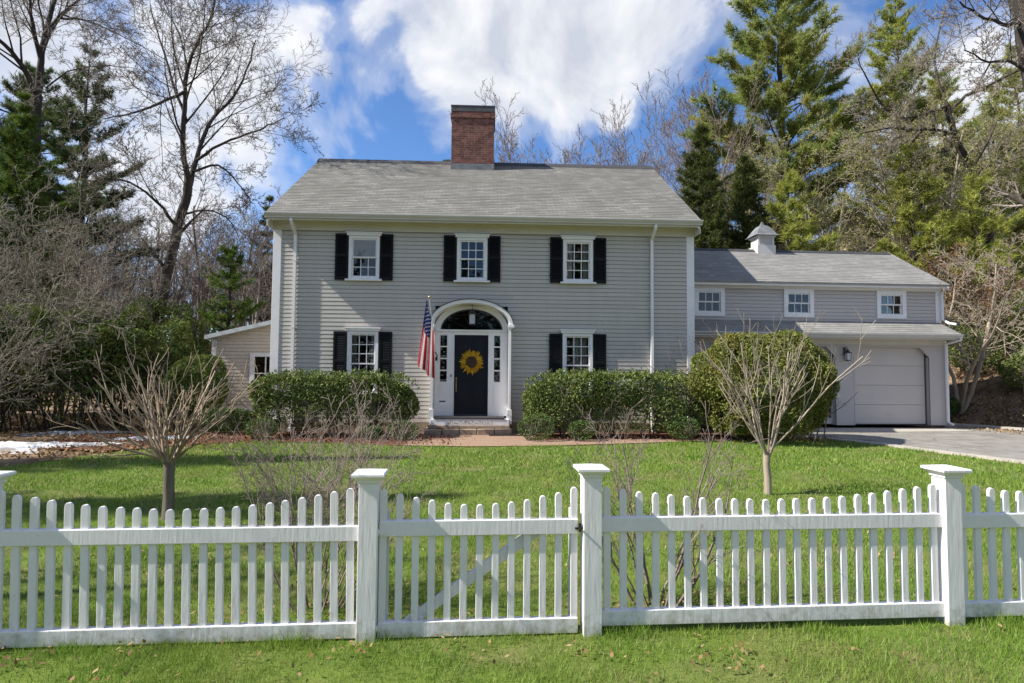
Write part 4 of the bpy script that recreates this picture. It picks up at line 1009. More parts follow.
b = MB(); b.box(g1 - .02, GWD + .015, -.034, -.026, .642, .654); b.box(g1 + .003, g1 + .018, -.040, -.024, .628, .68); b.tube([(g1 + .01, -.045, .65), (g1 + .01, -.075, .655)], [.006, .008], 6); b.build('latch', 'iron', gate)
for z in (.07, .64):
    b = MB(); b.box(-.012, .06, -.031, -.026, z - .012, z + .012); b.tube([(-.001, -.03, z - .022), (-.001, -.03, z + .022)], [.006, .006], 6); b.build('hinge', 'fence', gate)

# ------------------------------------------------------------------ hedges and bushes
def bush(name, seed, loc, rx, ry, z0, z1, n, leaf, m, label, cat='shrub', group=None, e=2.6, stems=10, stem_m='bark', skirt=.0, lump=.12, shell=.72, W=.45, top_tips=0, rz=0.0, taper=0.0):
    """a mass of leaves in a lumpy superellipsoid, on real stems"""
    rng = np.random.default_rng(seed); root = empty(name, loc, rz)
    cz, hz = (z0 + z1) / 2, (z1 - z0) / 2
    d = unit(rng.normal(size=(n, 3)))
    k = (np.abs(d[:, 0]) ** e + np.abs(d[:, 1]) ** e + np.abs(d[:, 2]) ** e) ** (-1 / e)
    fr = rng.normal(size=(26, 3)) * (2.2 / np.array([[1, 1, 1]])); ph = rng.uniform(0, 6.28, 26)
    sc = np.array([rx, ry, hz])
    Q = d * k[:, None] * sc
    lum = np.zeros(n)
    for f_, p_ in zip(fr, ph): lum += np.sin((Q @ (f_ * 1.6)) + p_)
    lum = lum / 5.1
    hole = np.zeros(n)
    for f_, p_ in zip(rng.normal(size=(10, 3)) * 5.5, rng.uniform(0, 6.28, 10)): hole += np.sin(Q @ f_ + p_)
    rr = np.clip(rng.beta(5, 1.6, n), 0, 1) * (1 - shell) + shell
    keep = (hole / 3.2 + rng.normal(size=n) * .5 > -.9)
    rad = rr * (1 + lump * lum)
    C = Q * rad[:, None]
    if taper: C[:, :2] *= (1 - taper * np.clip((C[:, 2:] / hz + 1) / 2, 0, 1))
    if skirt:  # sparse lower part, stems show
        low = (C[:, 2] + hz) / (2 * hz); keep &= rng.uniform(size=n) < np.clip((low - .02) / skirt, .12, 1)
    C[:, 2] += cz; C = C[keep]; nn = unit(d[keep] / sc)
    V, Fq = leaves(rng, C, leaf, leaf * W, nn, .35, nn + np.array([[0, 0, .5]]), .3)
    if top_tips:  # upright young shoots over the top
        t = rng.uniform(-1, 1, (top_tips, 2)); ok = (np.abs(t) ** e).sum(1) < 1; t = t[ok]
        zz = hz * np.maximum(1 - (np.abs(t) ** e).sum(1), 0) ** (1 / e)
        B = np.stack([t[:, 0] * rx, t[:, 1] * ry, cz + zz * (1 - .02)], 1); hh = rng.uniform(.04, .16, len(B))
        T = np.concatenate([B + np.array([[0, 0, 1]]) * (hh * f_)[:, None] + rng.normal(size=B.shape) * .012 for f_ in (.2, .5, .8, 1.0)])
        V2, F2 = leaves(rng, T, leaf, leaf * W, None, 0, np.tile([[0, 0, 1.]], (len(T), 1)), .55); F2 = F2 + len(V); V = np.concatenate([V, V2]); Fq = np.concatenate([Fq, F2])
    np_mesh('foliage', V, [Fq], m, root)
    if stems:
        out = []; prm = dict(BARE, levels=3, n=[5, 4], start=[.25, .2], ang=[35, 40], ratio=[.5, .5], rr=[.6, .6], gnarl=[.1, .15, .2], up=[.06, .05, .03], tip=[.4, .4, .5], seg=[.3, .25, .2], fall=.3, rmin=.004)
        for i in range(stems):
            p_ = np.array([rng.uniform(-.8, .8) * rx, rng.uniform(-.6, .6) * ry, -.05]); dd = np.array([p_[0] / rx * .35 + rng.normal() * .12, p_[1] / ry * .35 + rng.normal() * .12, 1])
            grow(rng, out, p_, dd, (z1) * rng.uniform(.65, .9), .016 + .004 * rx, 0, prm)
        V, Fs = tubes([(p_, r_) for p_, r_, l_ in out]); np_mesh('stem', V, Fs, stem_m, root, True)
    return tag(root, label, cat, group)

bush('hedge', 31, H2W(1.92, -.95), 1.94, .52, .26, 1.47, 50000, .075, 'hedge_leaf', 'clipped broadleaf hedge under the window left of the front door', 'hedge', None, 4.5, 16, skirt=.55, lump=.07, top_tips=420)
bush('hedge', 32, H2W(8.72, -.95), 2.3, .55, .16, 1.54, 60000, .075, 'hedge_leaf', 'long clipped hedge under the window right of the front door', 'hedge', None, 4.5, 18, skirt=.45, lump=.08, top_tips=480)
bush('round_bush', 33, (5.92, 13.75, 0), 1.62, 1.3, .06, 2.55, 90000, .075, 'yew_leaf', 'large rounded yew bush in front of the garage', 'bush', None, 2.35, 14, skirt=.15, lump=.07, W=.45)
for i, (x, y, r_, h_) in enumerate(((3.6, -1.55, .34, .42), (2.9, -1.6, .28, .34), (.4, -1.5, .38, .46))):
    bush('low_shrub', 40 + i, H2W(x, y), r_, r_ * .9, .03, h_, 2600, .045, 'box_leaf', ['low dark boxwood at the door end of the left hedge', 'smaller dark boxwood next to the low one under the left hedge', 'low dark boxwood at the far left corner below the left hedge'][i], 'shrub', None, 2.2, 3, lump=.1)
for i, (x, y, r_, h_) in enumerate(((6.65, -1.6, .42, .62), (7.7, -1.65, .30, .46), (10.1, -1.6, .38, .55))):
    bush('low_shrub', 45 + i, H2W(x, y), r_, r_ * .9, .03, h_, 2600, .045, 'box_leaf', ['low boxwood at the door end of the right hedge', 'small boxwood below the middle of the right hedge', 'low boxwood between the right hedge and the round bush'][i], 'shrub', None, 2.2, 3, lump=.1)
bush('porch_shrub', 50, (-8.25, 15.2, 0), .8, .75, .2, 2.0, 13000, .075, 'rhodo_leaf', 'rounded evergreen shrub in front of the side porch', 'shrub', None, 2.3, 8, skirt=.3, lump=.14)
bush('porch_shrub', 51, (-7.1, 14.4, 0), .55, .5, .05, .65, 5000, .06, 'box_leaf', 'low dark shrub at the foot of the side porch wall', 'shrub', None, 2.3, 4, lump=.14)
# evergreen thicket along the left edge
TH = [(-15.6, 15.2, 1.9, 3.4), (-13.4, 14.7, 1.6, 3.1), (-11.6, 14.9, 1.5, 3.2), (-10.2, 15.9, 1.5, 3.0), (-18.2, 18.6, 2.2, 4.4), (-14.6, 18.8, 2.0, 4.0), (-11.9, 19.6, 1.7, 3.6)]
for i, (x, y, r_, h_) in enumerate(TH):
    bush('evergreen_shrub', 60 + i, (x, y, 0), r_, r_ * .8, .35, h_, 17000, .14, 'rhodo_leaf', 'dark leggy evergreen shrub in the thicket left of the lawn', 'shrub', 'evergreen shrubs in the thicket on the left', 2.2, 22, 'bark_dark', skirt=.55, lump=.2, W=.36)
# shrubs on the wooded bank at the right
for i, (x, y, r_, h_, lb) in enumerate(((16.9, 18.6, 1.0, 1.5, 'bright green shrub on the leafy bank at the right edge'), (18.6, 20.4, 1.3, 2.4, 'tall green shrub higher on the bank at the right'), (14.2, 19.9, .9, .9, 'low dark shrub in the shade beside the garage corner'), (17.2, 21.6, 1.1, 2.2, 'green shrub at the top of the bank behind the pale tree'))):
    bush('bank_shrub', 70 + i, (x, y, ground_h(x, y)), r_, r_, .1, h_, 11000, .085, 'hedge_leaf' if i != 2 else 'box_leaf', lb, 'shrub', None, 2.2, 6, lump=.2)

# ------------------------------------------------------------------ small ornamental trees, bare shrubs by the fence
VASE = dict(levels=3, n=[4, 2, 2], start=[.18, .15, .2], ang=[26, 26, 30], ratio=[.62, .55, .5], rr=[.62, .6, .6], gnarl=[.06, .08, .11, .12], up=[.05, .06, .05, .03], tip=[.5, .6, .6, .6], seg=[.2, .15, .12, .1], fall=.25, rmin=.0035)
def vase_tree(seed, base, trunk, r0, H, nst, spread, label, bark='bark_pale', droop=None, thick=.024):
    rng = np.random.default_rng(seed); root = empty('ornamental_tree', base); out = []
    tp = np.array([[0, 0, -.1], [.005, 0, trunk * .4], [-.006, .01, trunk * .75], [0, 0, trunk]]); trd = np.array([r0 * 1.15, r0, r0 * .95, r0 * 1.05])
    V, Fc = tubes([(tp, trd)]); np_mesh('trunk', V, Fc, 'bark' if seed < 85 else bark, root, True)
    for i in range(nst):
        a = 6.28 * i / nst + rng.uniform(-.3, .3); sp = spread * rng.uniform(.25, 1.15)
        d = np.array([math.cos(a) * sp, math.sin(a) * sp * .8, 1.0]); L = (H - trunk) * rng.uniform(.75, 1.12)
        grow(rng, out, np.array([math.cos(a) * r0 * .5, math.sin(a) * r0 * .5, trunk - .03]), d, L, thick * rng.uniform(.7, 1.15), 0, VASE)
    if droop:
        for (dx, dy, dz, L) in droop: grow(rng, out, np.array([0, 0, trunk]), np.array([dx, dy, dz]), L, thick * .9, 0, VASE)
    V, Fc = tubes([(p_, r_) for p_, r_, l_ in out]); np_mesh('crown', V, Fc, bark, root, True)
    return tag(root, label, 'tree')
vase_tree(81, (-3.69, 6.3, 0), .62, .058, 1.62, 17, .95, 'small pollarded tree with upright tan stems on the left lawn', 'twig_tan', [(-1.2, .1, .55, 1.2), (1.2, -.2, .75, 1.0), (-.9, -.6, .45, .9)], .019)
vase_tree(86, (3.42, 7.78, 0), .55, .05, 2.0, 8, .62, 'small pale bare tree with spreading stems in front of the round bush', 'bark_pale', [(1.0, -.2, .95, 1.75), (-.9, .2, .9, 1.3), (.7, .5, .8, 1.3)], .019)

CANE = dict(levels=4, n=[6, 4, 3], start=[.25, .25, .2], ang=[26, 34, 38], ratio=[.5, .5, .5], rr=[.6, .6, .6], gnarl=[.09, .13, .15, .16], up=[.02, .03, .03, .02], tip=[.35, .4, .5, .6], seg=[.15, .12, .1, .08], fall=.35, rmin=.0017)
def cane_shrub(seed, base, n, H, spread, label, m, name='bare_shrub', thick=.008, base_r=.14, prm=CANE):
    rng = np.random.default_rng(seed); root = empty(name, base); out = []
    for i in range(n):
        a = rng.uniform(0, 6.28); q = rng.uniform(0, 1) ** .6
        grow(rng, out, np.array([math.cos(a) * base_r * q, math.sin(a) * base_r * q * .7, -.03]), np.array([math.cos(a) * spread * q, math.sin(a) * spread * q * .55, 1.0]), H * rng.uniform(.55, 1.05), thick * rng.uniform(.6, 1.1), 0, prm)
    V, Fc = tubes([(p_, r_) for p_, r_, l_ in out if l_ == 0]); np_mesh('stem', V, Fc, m, root)
    V, Fc = tubes([(p_, r_) for p_, r_, l_ in out if l_ > 0]); np_mesh('crown', V, Fc, m, root)
    return tag(root, label, 'shrub')
cane_shrub(91, (-1.30, 3.98, 0), 22, 1.28, .75, 'bare twiggy shrub behind the fence left of the gate', 'twig_red')
cane_shrub(92, (1.02, 4.08, 0), 10, 1.30, .85, 'bare many stemmed shrub behind the fence right of the gate', 'twig_red', thick=.014)
cane_shrub(93, (-2.15, 6.2, 0), 9, 1.0, .8, 'sparse bare shrub standing on the lawn behind the left fence', 'twig_red')
o = MB(); o.tube([(-8.0, 14.1, -.05), (-8.0, 14.1, 1.1)], [.022, .018], 8); o.lathe((-8.0, 14.1, 1.1), [(.02, 0), (.035, .02), (.03, .06), (.004, .08)], 10); tag(o.build('garden_stake', 'bark', None), 'thin brown stake in the bed by the side porch', 'stake')

# tall arching bare shrubs at far left
ARCH = dict(levels=5, n=[8, 6, 5, 3], start=[.25, .2, .15, .1], ang=[38, 42, 45, 48], ratio=[.55, .5, .48, .45], rr=[.5, .55, .6, .6], gnarl=[.10, .14, .17, .2, .2], up=[-.05, -.03, .0, .02, .0], tip=[.3, .35, .4, .5, .6], seg=[.6, .45, .3, .22, .15], fall=.3, rmin=.0055)
for i, (x, y, H, lb) in enumerate(((-12.3, 12.9, 4.0, 'tall arching tangle of grey bare twigs at the left edge'), (-16.4, 16.9, 6.8, 'taller arching bare shrub rising above its neighbours at the left edge'), (-13.6, 17.6, 5.6, 'grey arching bare shrub between the thicket and the leaning tree'))):
    cane_shrub(100 + i, (x, y, 0), 8, H, .75, lb, 'twig_arch', 'arching_shrub', .034, .5, ARCH)

# ------------------------------------------------------------------ conifers
def conifer(name, seed, loc, H, r0, zc, reach, m, label, kind='pine', group=None, nb=None, lean=0.0, bark='bark_dark', gap=.0, dens=1.0, tuft=.22):
    rng = np.random.default_rng(seed); root = empty(name, loc); wood = []; NC, ND = [], []
    k = 14; tz = np.linspace(-.3, H, k); tp = np.stack([np.cumsum(rng.normal(size=k) * .05) + lean * tz / H, np.cumsum(rng.normal(size=k) * .05), tz], 1); tr = r0 * (1 - .93 * np.clip(tz / H, 0, 1)); wood.append((tp, tr))
    nw = nb or int((H - zc) / (.34 if dens > 1.35 else .55))
    for w in range(nw):
        t = (w + rng.uniform(.0, .9)) / nw; z = zc + (H - zc) * t
        prof = {'pine': max(.12, (1 - t) ** .62 * (.55 + .45 * min(1, t * 4))), 'spruce': max(.06, 1 - t), 'column': max(.1, (1 - t ** 2.5)), 'oval': max(.1, (1 - t ** 2.2) ** .8)}[kind]
        per = rng.integers(3, 6) if kind == 'pine' else rng.integers(5, 8)
        az0 = rng.uniform(0, 6.28)
        for b in range(per):
            if rng.uniform() < gap: continue
            az = az0 + 6.28 * b / per + rng.uniform(-.4, .4); L = reach * prof * rng.uniform(.55, 1.15)
            i = min(int((z + .3) / (H + .3) * (k - 1)), k - 2); f = (z - tz[i]) / (tz[i + 1] - tz[i]); p0 = tp[i] * (1 - f) + tp[i + 1] * f
            up0 = {'pine': .15 + .5 * t, 'spruce': -.05 + .45 * t - .15, 'column': .9, 'oval': .05 + .6 * t}[kind] + rng.uniform(-.12, .12)
            ns = 7; q = p0.copy(); d = np.array([math.cos(az), math.sin(az), up0]); d /= np.linalg.norm(d); pts = [q.copy()]
            for s in range(ns):
                d = d + rng.normal(size=3) * .07 + np.array([0, 0, .045 if kind == 'pine' else .03]); d /= np.linalg.norm(d); q = q + d * L / ns; pts.append(q.copy())
            pts = np.array(pts); rr = np.linspace(max(.012, r0 * .22 * (1 - t) + .01), .006, ns + 1); wood.append((pts, rr))
            # side sprays
            m2 = int((10 if kind == 'pine' else 12) * max(L, .7) / 1.6 * dens) + 3
            for s in range(m2):
                f = rng.uniform(.28 if kind == 'pine' else .12, 1.0); x = f * ns; j = min(int(x), ns - 1); pp = pts[j] + (pts[j + 1] - pts[j]) * (x - j); tg = unit(pts[j + 1] - pts[j])
                side = rng.choice([-1, 1]); lat = unit(np.cross(tg, np.array([0, 0, 1.])) * side); sd = unit(tg * .75 + lat * rng.uniform(.3, 1.0) + np.array([0, 0, rng.uniform(-.1, .35) if kind == 'pine' else rng.uniform(-.35, .1)]))
                sl = L * .30 * (1.2 - f * .6) * rng.uniform(.5, 1.2); e = pp + sd * sl
                wood.append((np.stack([pp, (pp + e) / 2 + rng.normal(size=3) * .03, e]), np.array([.009, .007, .005])))
                nt_ = max(4, int(sl / .075)); ff = np.linspace(.2, 1.0, nt_)[:, None]
                NC.append(pp + (e - pp) * ff + rng.normal(size=(nt_, 3)) * .05); ND.append(np.tile(sd + np.array([0, 0, .25 if kind == 'pine' else -.05]), (nt_, 1)))
    V, Fc = tubes(wood); np_mesh('trunk', V, Fc, bark, root)
    NC, ND = np.concatenate(NC), np.concatenate(ND)
    V, T = needles(rng, NC, unit(ND), tuft, tuft * .12, .8, 8); np_mesh('foliage', V, [T], m, root)
    return tag(root, label, 'tree', group)

def at(u, y): return P(u, 370, y).x
def onland(u, y):
    x = at(u, y); return (x, y, ground_h(x, y) - .05)
conifer('white_pine', 111, onland(782, 33), 25, .36, 6.0, 6.8, 'pine_leaf', 'tall white pine towering behind the garage', gap=.1, tuft=.36, dens=1.0, nb=27)
conifer('white_pine', 112, onland(905, 36), 21, .30, 3.0, 5.2, 'pine_bright', 'yellow green sunlit pine on the slope behind the budding tree', gap=.12, tuft=.30, dens=1.0)
conifer('white_pine', 113, onland(786, 25.5), 10.2, .18, 3.0, 2.8, 'pine_bright', 'low bright green pine directly behind the garage roof', gap=.1, tuft=.28, dens=1.0)
conifer('white_pine', 114, onland(998, 30), 12, .2, .8, 4.2, 'pine_leaf', 'spreading pine on the bank at the right edge', gap=.2, tuft=.28)
conifer('white_pine', 115, onland(985, 24), 7.5, .12, .5, 3.2, 'pine_bright', 'young bright pine on the bank right of the garage roof', gap=.1, tuft=.24)
conifer('white_pine', 124, onland(922, 25), 9.8, .18, 2.0, 2.9, 'pine_bright', 'bright layered pine behind the middle of the garage roof', gap=.15, tuft=.28)
conifer('white_pine', 125, onland(962, 33), 15, .22, 1.5, 4.6, 'pine_leaf', 'tall pine behind the crooked oak', gap=.15, tuft=.28)
conifer('white_pine', 126, onland(1022, 37), 17, .24, 1.5, 5, 'pine_bright', 'yellow green pine far back at the right edge', gap=.15, tuft=.3)
conifer('hemlock', 116, onland(702, 25.5), 12.4, .25, .8, 2.3, 'hemlock_leaf', 'dense dark hemlock rising between house and garage', 'oval', dens=1.5, tuft=.2)
conifer('hemlock', 117, onland(744, 27), 11.2, .22, .8, 2.2, 'hemlock_leaf', 'shorter hemlock right of the dense one behind the cupola', 'oval', dens=1.4, tuft=.2)
conifer('dark_pine', 118, onland(76, 31), 18.6, .32, 4.0, 4.2, 'spruce_leaf', 'dark pine behind the leafless trees at the left', gap=.12, tuft=.28, dens=1.3)
conifer('dark_pine', 119, onland(28, 34), 19, .32, 6.0, 5.2, 'spruce_leaf', 'second dark pine farther back at the left edge', gap=.12, tuft=.28, dens=1.2)
conifer('cedar', 120, onland(10, 20), 11.2, .25, 2.0, 2.0, 'cedar_leaf', 'bushy green cedar at the far left edge', 'column', dens=2.2, tuft=.13)
conifer('small_spruce', 121, onland(226, 23), 6.6, .14, .4, 1.7, 'cedar_leaf', 'small green spruce behind the side porch', 'oval', dens=1.2, tuft=.17)
conifer('small_spruce', 122, onland(447, 30), 12.6, .14, 2, 1.8, 'spruce_leaf', 'spruce whose tip shows beside the chimney', 'spruce', dens=.9, tuft=.18)
conifer('small_spruce', 123, onland(262, 33), 11.4, .16, 1.5, 2.3, 'spruce_leaf', 'dark slim spruce left of the house roof', 'spruce', dens=1.0, tuft=.2, gap=.15)

# ------------------------------------------------------------------ the big bare trees
def L_(y, *uv): return [P(u, v, y + (q[0] if q else 0)) for u, v, *q in uv]
HERO = dict(BARE, levels=5, n=[6, 7, 6, 5], start=[.2, .2, .12, .1], ang=[42, 44, 46, 46], ratio=[.5, .52, .48, .45], rr=[.45, .5, .55, .6], gnarl=[.09, .09, .085, .085, .09], up=[.05, .06, .06, .05, .04], rmin=.0065)
yb = 20.0
g0_ = P(146, 372, yb); g0_.z = -.1
guided_tree('maple_tree', 131, [
    ([g0_] + L_(yb, (150, 345), (158, 315), (168, 268), (178, 225), (187, 195), (189, 178)), .20, .135, 5, 2.2),
    (L_(yb, (188, 180), (184, 160, -.2), (183, 130, -.5), (185, 100, -.7), (186, 75, -.8), (196, 45, -.9), (212, 15, -1), (219, -30, -1.1)), .105, .025, 19, 4.6),
    (L_(yb, (190, 185), (195, 165, .3), (203, 140, .8), (212, 118, 1.2), (233, 97, 1.6), (246, 70, 2), (256, 40, 2.4)), .095, .022, 17, 4.2),
    (L_(yb, (197, 160, .3), (222, 144, .0), (248, 134, -.5), (268, 126, -.9), (284, 118, -1.2)), .055, .014, 8, 2.6),
    (L_(yb, (184, 92, -.7), (160, 103, -1.4), (130, 114, -2.2), (104, 119, -2.9)), .06, .014, 9, 2.6),
    (L_(yb, (193, 172, .0), (218, 165, .8), (238, 183, 1.4), (250, 200, 1.8)), .05, .012, 6, 1.9),
    (L_(yb, (176, 226), (155, 200, -.8), (128, 182, -1.6), (104, 178, -2.4)), .06, .014, 8, 2.4),
    (L_(yb, (165, 270), (152, 252, -.6), (130, 248, -1.3)), .045, .012, 5, 1.7),
    (L_(yb, (180, 215), (205, 210, .6), (228, 218, 1.4), (240, 240, 2)), .045, .012, 6, 1.8),
    (L_(yb, (186, 120, -.6), (172, 80, -.2), (160, 40, .4), (150, 5, .9)), .06, .015, 10, 3.4),
], HERO, 'bark_dark', 'bark', 'leaning dark maple with bare branches left of the house')
yc = 21.5
g1_ = P(30, 372, yc); g1_.z = -.1
guided_tree('oak_tree', 132, [
    ([g1_] + L_(yc, (31, 260), (33, 190), (35, 130), (37, 95)), .215, .18, 2, 2.4),
    (L_(yc, (36, 98), (22, 66, -.6), (5, 45, -1.2), (-22, 20, -2)), .11, .045, 8, 3.2),
    (L_(yc, (37, 100), (41, 62), (47, 28, .4), (58, -8, .8), (72, -45, 1)), .125, .05, 9, 3.6),
    (L_(yc, (41, 60), (33, 25, -.4), (28, -10, -.9)), .09, .04, 7, 3.0),
    (L_(yc, (44, 35), (62, 14, .5), (84, -4, 1)), .08, .03, 7, 2.8),
    (L_(yc, (58, 18, .5), (84, 20, .2), (112, 31, -.3), (141, 46, -.8)), .05, .014, 8, 2.2),
    (L_(yc, (46, 88, .2), (68, 72, -.2), (100, 66, -.8), (134, 68, -1.5)), .035, .010, 8, 1.8),
    (L_(yc, (36, 130), (8, 112, -1), (-15, 108, -2)), .05, .02, 5, 2.0),
], HERO, 'bark_dark', 'twig_grey', 'stout dark oak with forking bare limbs at the far left')
yd = 26.0
gx = at(992, yd); g2_ = Vector((gx, yd, ground_h(gx, yd) - .1))
guided_tree('oak_tree', 133, [
    ([g2_] + L_(yd, (990, 250), (984, 212), (975, 185), (967, 162), (955, 138), (950, 118), (947, 106)), .19, .13, 2, 2.6),
    (L_(yd, (949, 112), (966, 96, -.4), (990, 84, -1), (1024, 68, -1.6), (1050, 60, -2)), .085, .03, 9, 3.0),
    (L_(yd, (947, 106), (930, 112, -.4), (905, 118, -1), (884, 108, -1.5), (868, 80, -1.9), (858, 58, -2.2)), .08, .02, 12, 2.8),
    (L_(yd, (958, 140), (938, 130, -.4), (912, 130, -1), (892, 128, -1.6), (860, 134, -2.2)), .07, .02, 10, 2.6),
    (L_(yd, (948, 108), (938, 80, .4), (935, 50, 1), (945, 10, 1.6)), .07, .03, 10, 3.4),
    (L_(yd, (975, 186), (996, 160, .6), (1024, 140, 1.2)), .07, .03, 7, 2.6),
    (L_(yd, (925, 128, -.7), (908, 148, -1.2), (900, 172, -1.6)), .04, .012, 5, 1.6),
], HERO, 'bark_dark', 'twig_grey', 'crooked dark oak twisting over the bank at the right')
ye = 15.0
gx = at(1040, ye); g3_ = Vector((gx, ye, ground_h(gx, ye) - .1))
guided_tree('oak_tree', 134, [
    ([g3_] + L_(ye, (1040, 250), (1036, 120), (1026, 40), (1014, -20), (1000, -60)), .24, .17, 3, 2.0),
    (L_(ye, (1022, 22), (1000, 24, -.4), (978, 14, -.8), (960, 2, -1.2)), .06, .018, 9, 2.0),
    (L_(ye, (1030, 75), (1008, 60, -.5), (988, 62, -.9), (964, 50, -1.3)), .05, .014, 8, 1.8),
], HERO, 'bark_dark', 'twig_grey', 'dark trunk reaching in at the upper right corner')

# pale small tree beside the garage, budding trees on the slope
gx = at(957, 19.4)
bare_tree('dogwood_tree', 141, (gx, 19.4, ground_h(gx, 19.4)), 6.8, .075, 'bark_pale', 'bark_pale', 'pale grey dogwood with open bare branches beside the garage', stems=5, spread=.55, n=[7, 6, 5, 3], gnarl=[.11, .16, .18, .2, .2], ang=[50, 50, 48, 45], rmin=.007, wood_lev=0)
def buds(rng, out, n, root, m, L=.10, lev=3):
    pts = np.concatenate([p_ for p_, r_, l_ in out if l_ >= lev]); i = rng.integers(0, len(pts), n); C = pts[i] + rng.normal(size=(n, 3)) * .07
    V, Q = leaves(rng, C, L, L * .5); np_mesh('foliage', V, [Q], m, root)
for i, (u, y, H, n, lb) in enumerate(((815, 29, 14.5, 15000, 'pale budding tree with yellow green haze behind the garage'), (915, 28.5, 14.5, 14000, 'pale budding tree above the right end of the garage roof'), (945, 28, 12, 8000, 'thinly budding tree behind the crooked oak'))):
    root, out = bare_tree('budding_tree', 145 + i, onland(u, y), H, .13, 'bark_grey', 'bark_pale', lb, stems=3, spread=.38, n=[9, 7, 6, 4], ang=[45, 46, 46, 45], ratio=[.55, .52, .48, .45], rmin=.008)
    buds(np.random.default_rng(i), out, n, root, 'bud_leaf', .085)
gx = at(975, 22)
root, out = bare_tree('bronze_tree', 149, (gx, 22, ground_h(gx, 22)), 5.0, .07, 'bark_grey', 'twig_red', 'small bronze leaved tree on the bank below the crooked oak', stems=3, spread=.55, rmin=.007)
buds(np.random.default_rng(9), out, 5000, root, 'bronze_leaf', .11)

# ------------------------------------------------------------------ the wood behind: individual bare trees
FARP = dict(n=[10, 7, 6, 4], rmin=.010, levels=5)
protos = []
for i in range(4):
    root, out = bare_tree('bare_tree', 151 + i, (0, 0, 0), 13, .15 + .02 * (i % 2), 'bark_grey' if i % 2 else 'bark', 'twig_grey' if i != 2 else 'twig_red', 'slim bare tree in the grey wood behind the garden', 'tree', 'bare trees in the wood behind the garden', ang=[34, 38, 42, 44], ratio=[.42, .5, .5, .45], **FARP) if i < 3 else bare_tree('bare_tree', 154, (0, 0, 0), 12.5, .062, 'bark_grey', 'twig_red', 'slim bare tree in the grey wood behind the garden', 'tree', 'bare trees in the wood behind the garden', stems=11, spread=.27, ang=[15, 22, 28, 32], ratio=[.5, .5, .5, .45], gnarl=[.03, .05, .07, .1, .1], up=[.02, .03, .03, .03, .02], n=[8, 6, 5, 4], levels=5, rmin=.0065)
    protos.append(root)
spots = []
rs = random.Random(12)
for u in range(-30, 300, 9):   # left wood, two uneven rows
    spots.append((u + rs.uniform(-6, 6), rs.uniform(26, 34), rs.uniform(.6, .92)))
    spots.append((u + rs.uniform(-6, 6), rs.uniform(36, 52), rs.uniform(.8, 1.15)))
for u in range(835, 1060, 24): spots.append((u + rs.uniform(-8, 8), rs.uniform(36, 46), rs.uniform(.7, 1.0)))
for i, (u, y, sc) in enumerate(spots):
    k = i if i < 3 else rs.randrange(3)
    o = protos[k] if i < 3 else copy_tree(protos[k])
    x, y_, z = onland(u, y); o.location = (x, y_, z); o.rotation_euler = (0, 0, rs.uniform(0, 6.28)); o.scale = (sc, sc, sc * rs.uniform(.9, 1.1))
# the fan-shaped ones seen over the roof
for i, (u, y, sc, lb) in enumerate(((560, 34, 1.36, 'fan of bare branches showing above the roof ridge'), (674, 32, 1.22, 'tall bare multi stemmed tree at the right end of the house roof'), (712, 42, 1.6, 'bare tree standing behind the dark hemlocks'))):
    o = protos[3] if i == 0 else copy_tree(protos[3])
    o.location = onland(u, y); o.rotation_euler = (0, 0, i * 2.1); o.scale = (sc * 1.15, sc * 1.15, sc); tag(o, lb, 'tree', 'bare trees rising behind the house roof')
# brushwood mass at the horizon
def brush():
    rng = np.random.default_rng(77); out = []
    prm = dict(BARE, levels=3, n=[8, 5], start=[.1, .1], ang=[30, 36], ratio=[.5, .5], rmin=.014, rr=[.5, .6], seg=[1, .8, .6])
    for i in range(420):
        th = rng.uniform(-1, 1); y = rng.uniform(46, 75); x = th * y * 1.15
        grow(rng, out, np.array([x, y, ground_h(x, y)]), np.array([rng.normal() * .25, rng.normal() * .25, 1]), rng.uniform(4, 11), rng.uniform(.05, .14), 0, prm)
    V, Fc = tubes([(p_, r_) for p_, r_, l_ in out]); tag(np_mesh('far_wood', V, Fc, 'twig_grey'), 'grey mass of distant leafless wood along the horizon', 'wood', kind='stuff')
brush()

# street trees out of the frame on the left: only their shade falls into view
gt, _ = bare_tree('street_tree', 161, (-9.5, 3.1, 0), 9, .15, 'bark', 'twig_grey', 'bare street tree whose shade crosses the fence and lawn', 'tree', 'street trees', n=[9, 6, 5, 4])
for (x, y, a) in ((-15.5, 6.2, 1.0), (-19, 9.0, 2.2)):
    o = copy_tree(gt); o.location = (x, y, 0); o.rotation_euler = (0, 0, a)

# evergreens across the street, seen only mirrored in the windows
hp_ = [o for o in bpy.data.objects if o.name.startswith('hemlock') and o.type == 'EMPTY'][0]
for i in range(9):
    o = copy_tree(hp_); o.location = (-22 + i * 5.4 + rs.uniform(-1, 1), -19 - rs.uniform(0, 6), 0); q_ = rs.uniform(.95, 1.3); o.scale = (q_ * 1.25, q_ * 1.25, q_); o.rotation_euler = (0, 0, i * 1.3)
    tag(o, 'hemlock in the row across the street facing the house', 'tree', 'hemlocks across the street')

for i, (x, y, q_, zz_) in enumerate(((-17.5, 4.4, .55, 1.32), (-21, 7.2, .6, 1.5))):
    o = copy_tree(hp_); o.location = (x, y, 0); o.scale = (q_, q_, zz_); tag(o, 'slim hemlock beside the lawn whose long shade crosses the grass', 'tree', 'slim hemlocks shading the lawn')

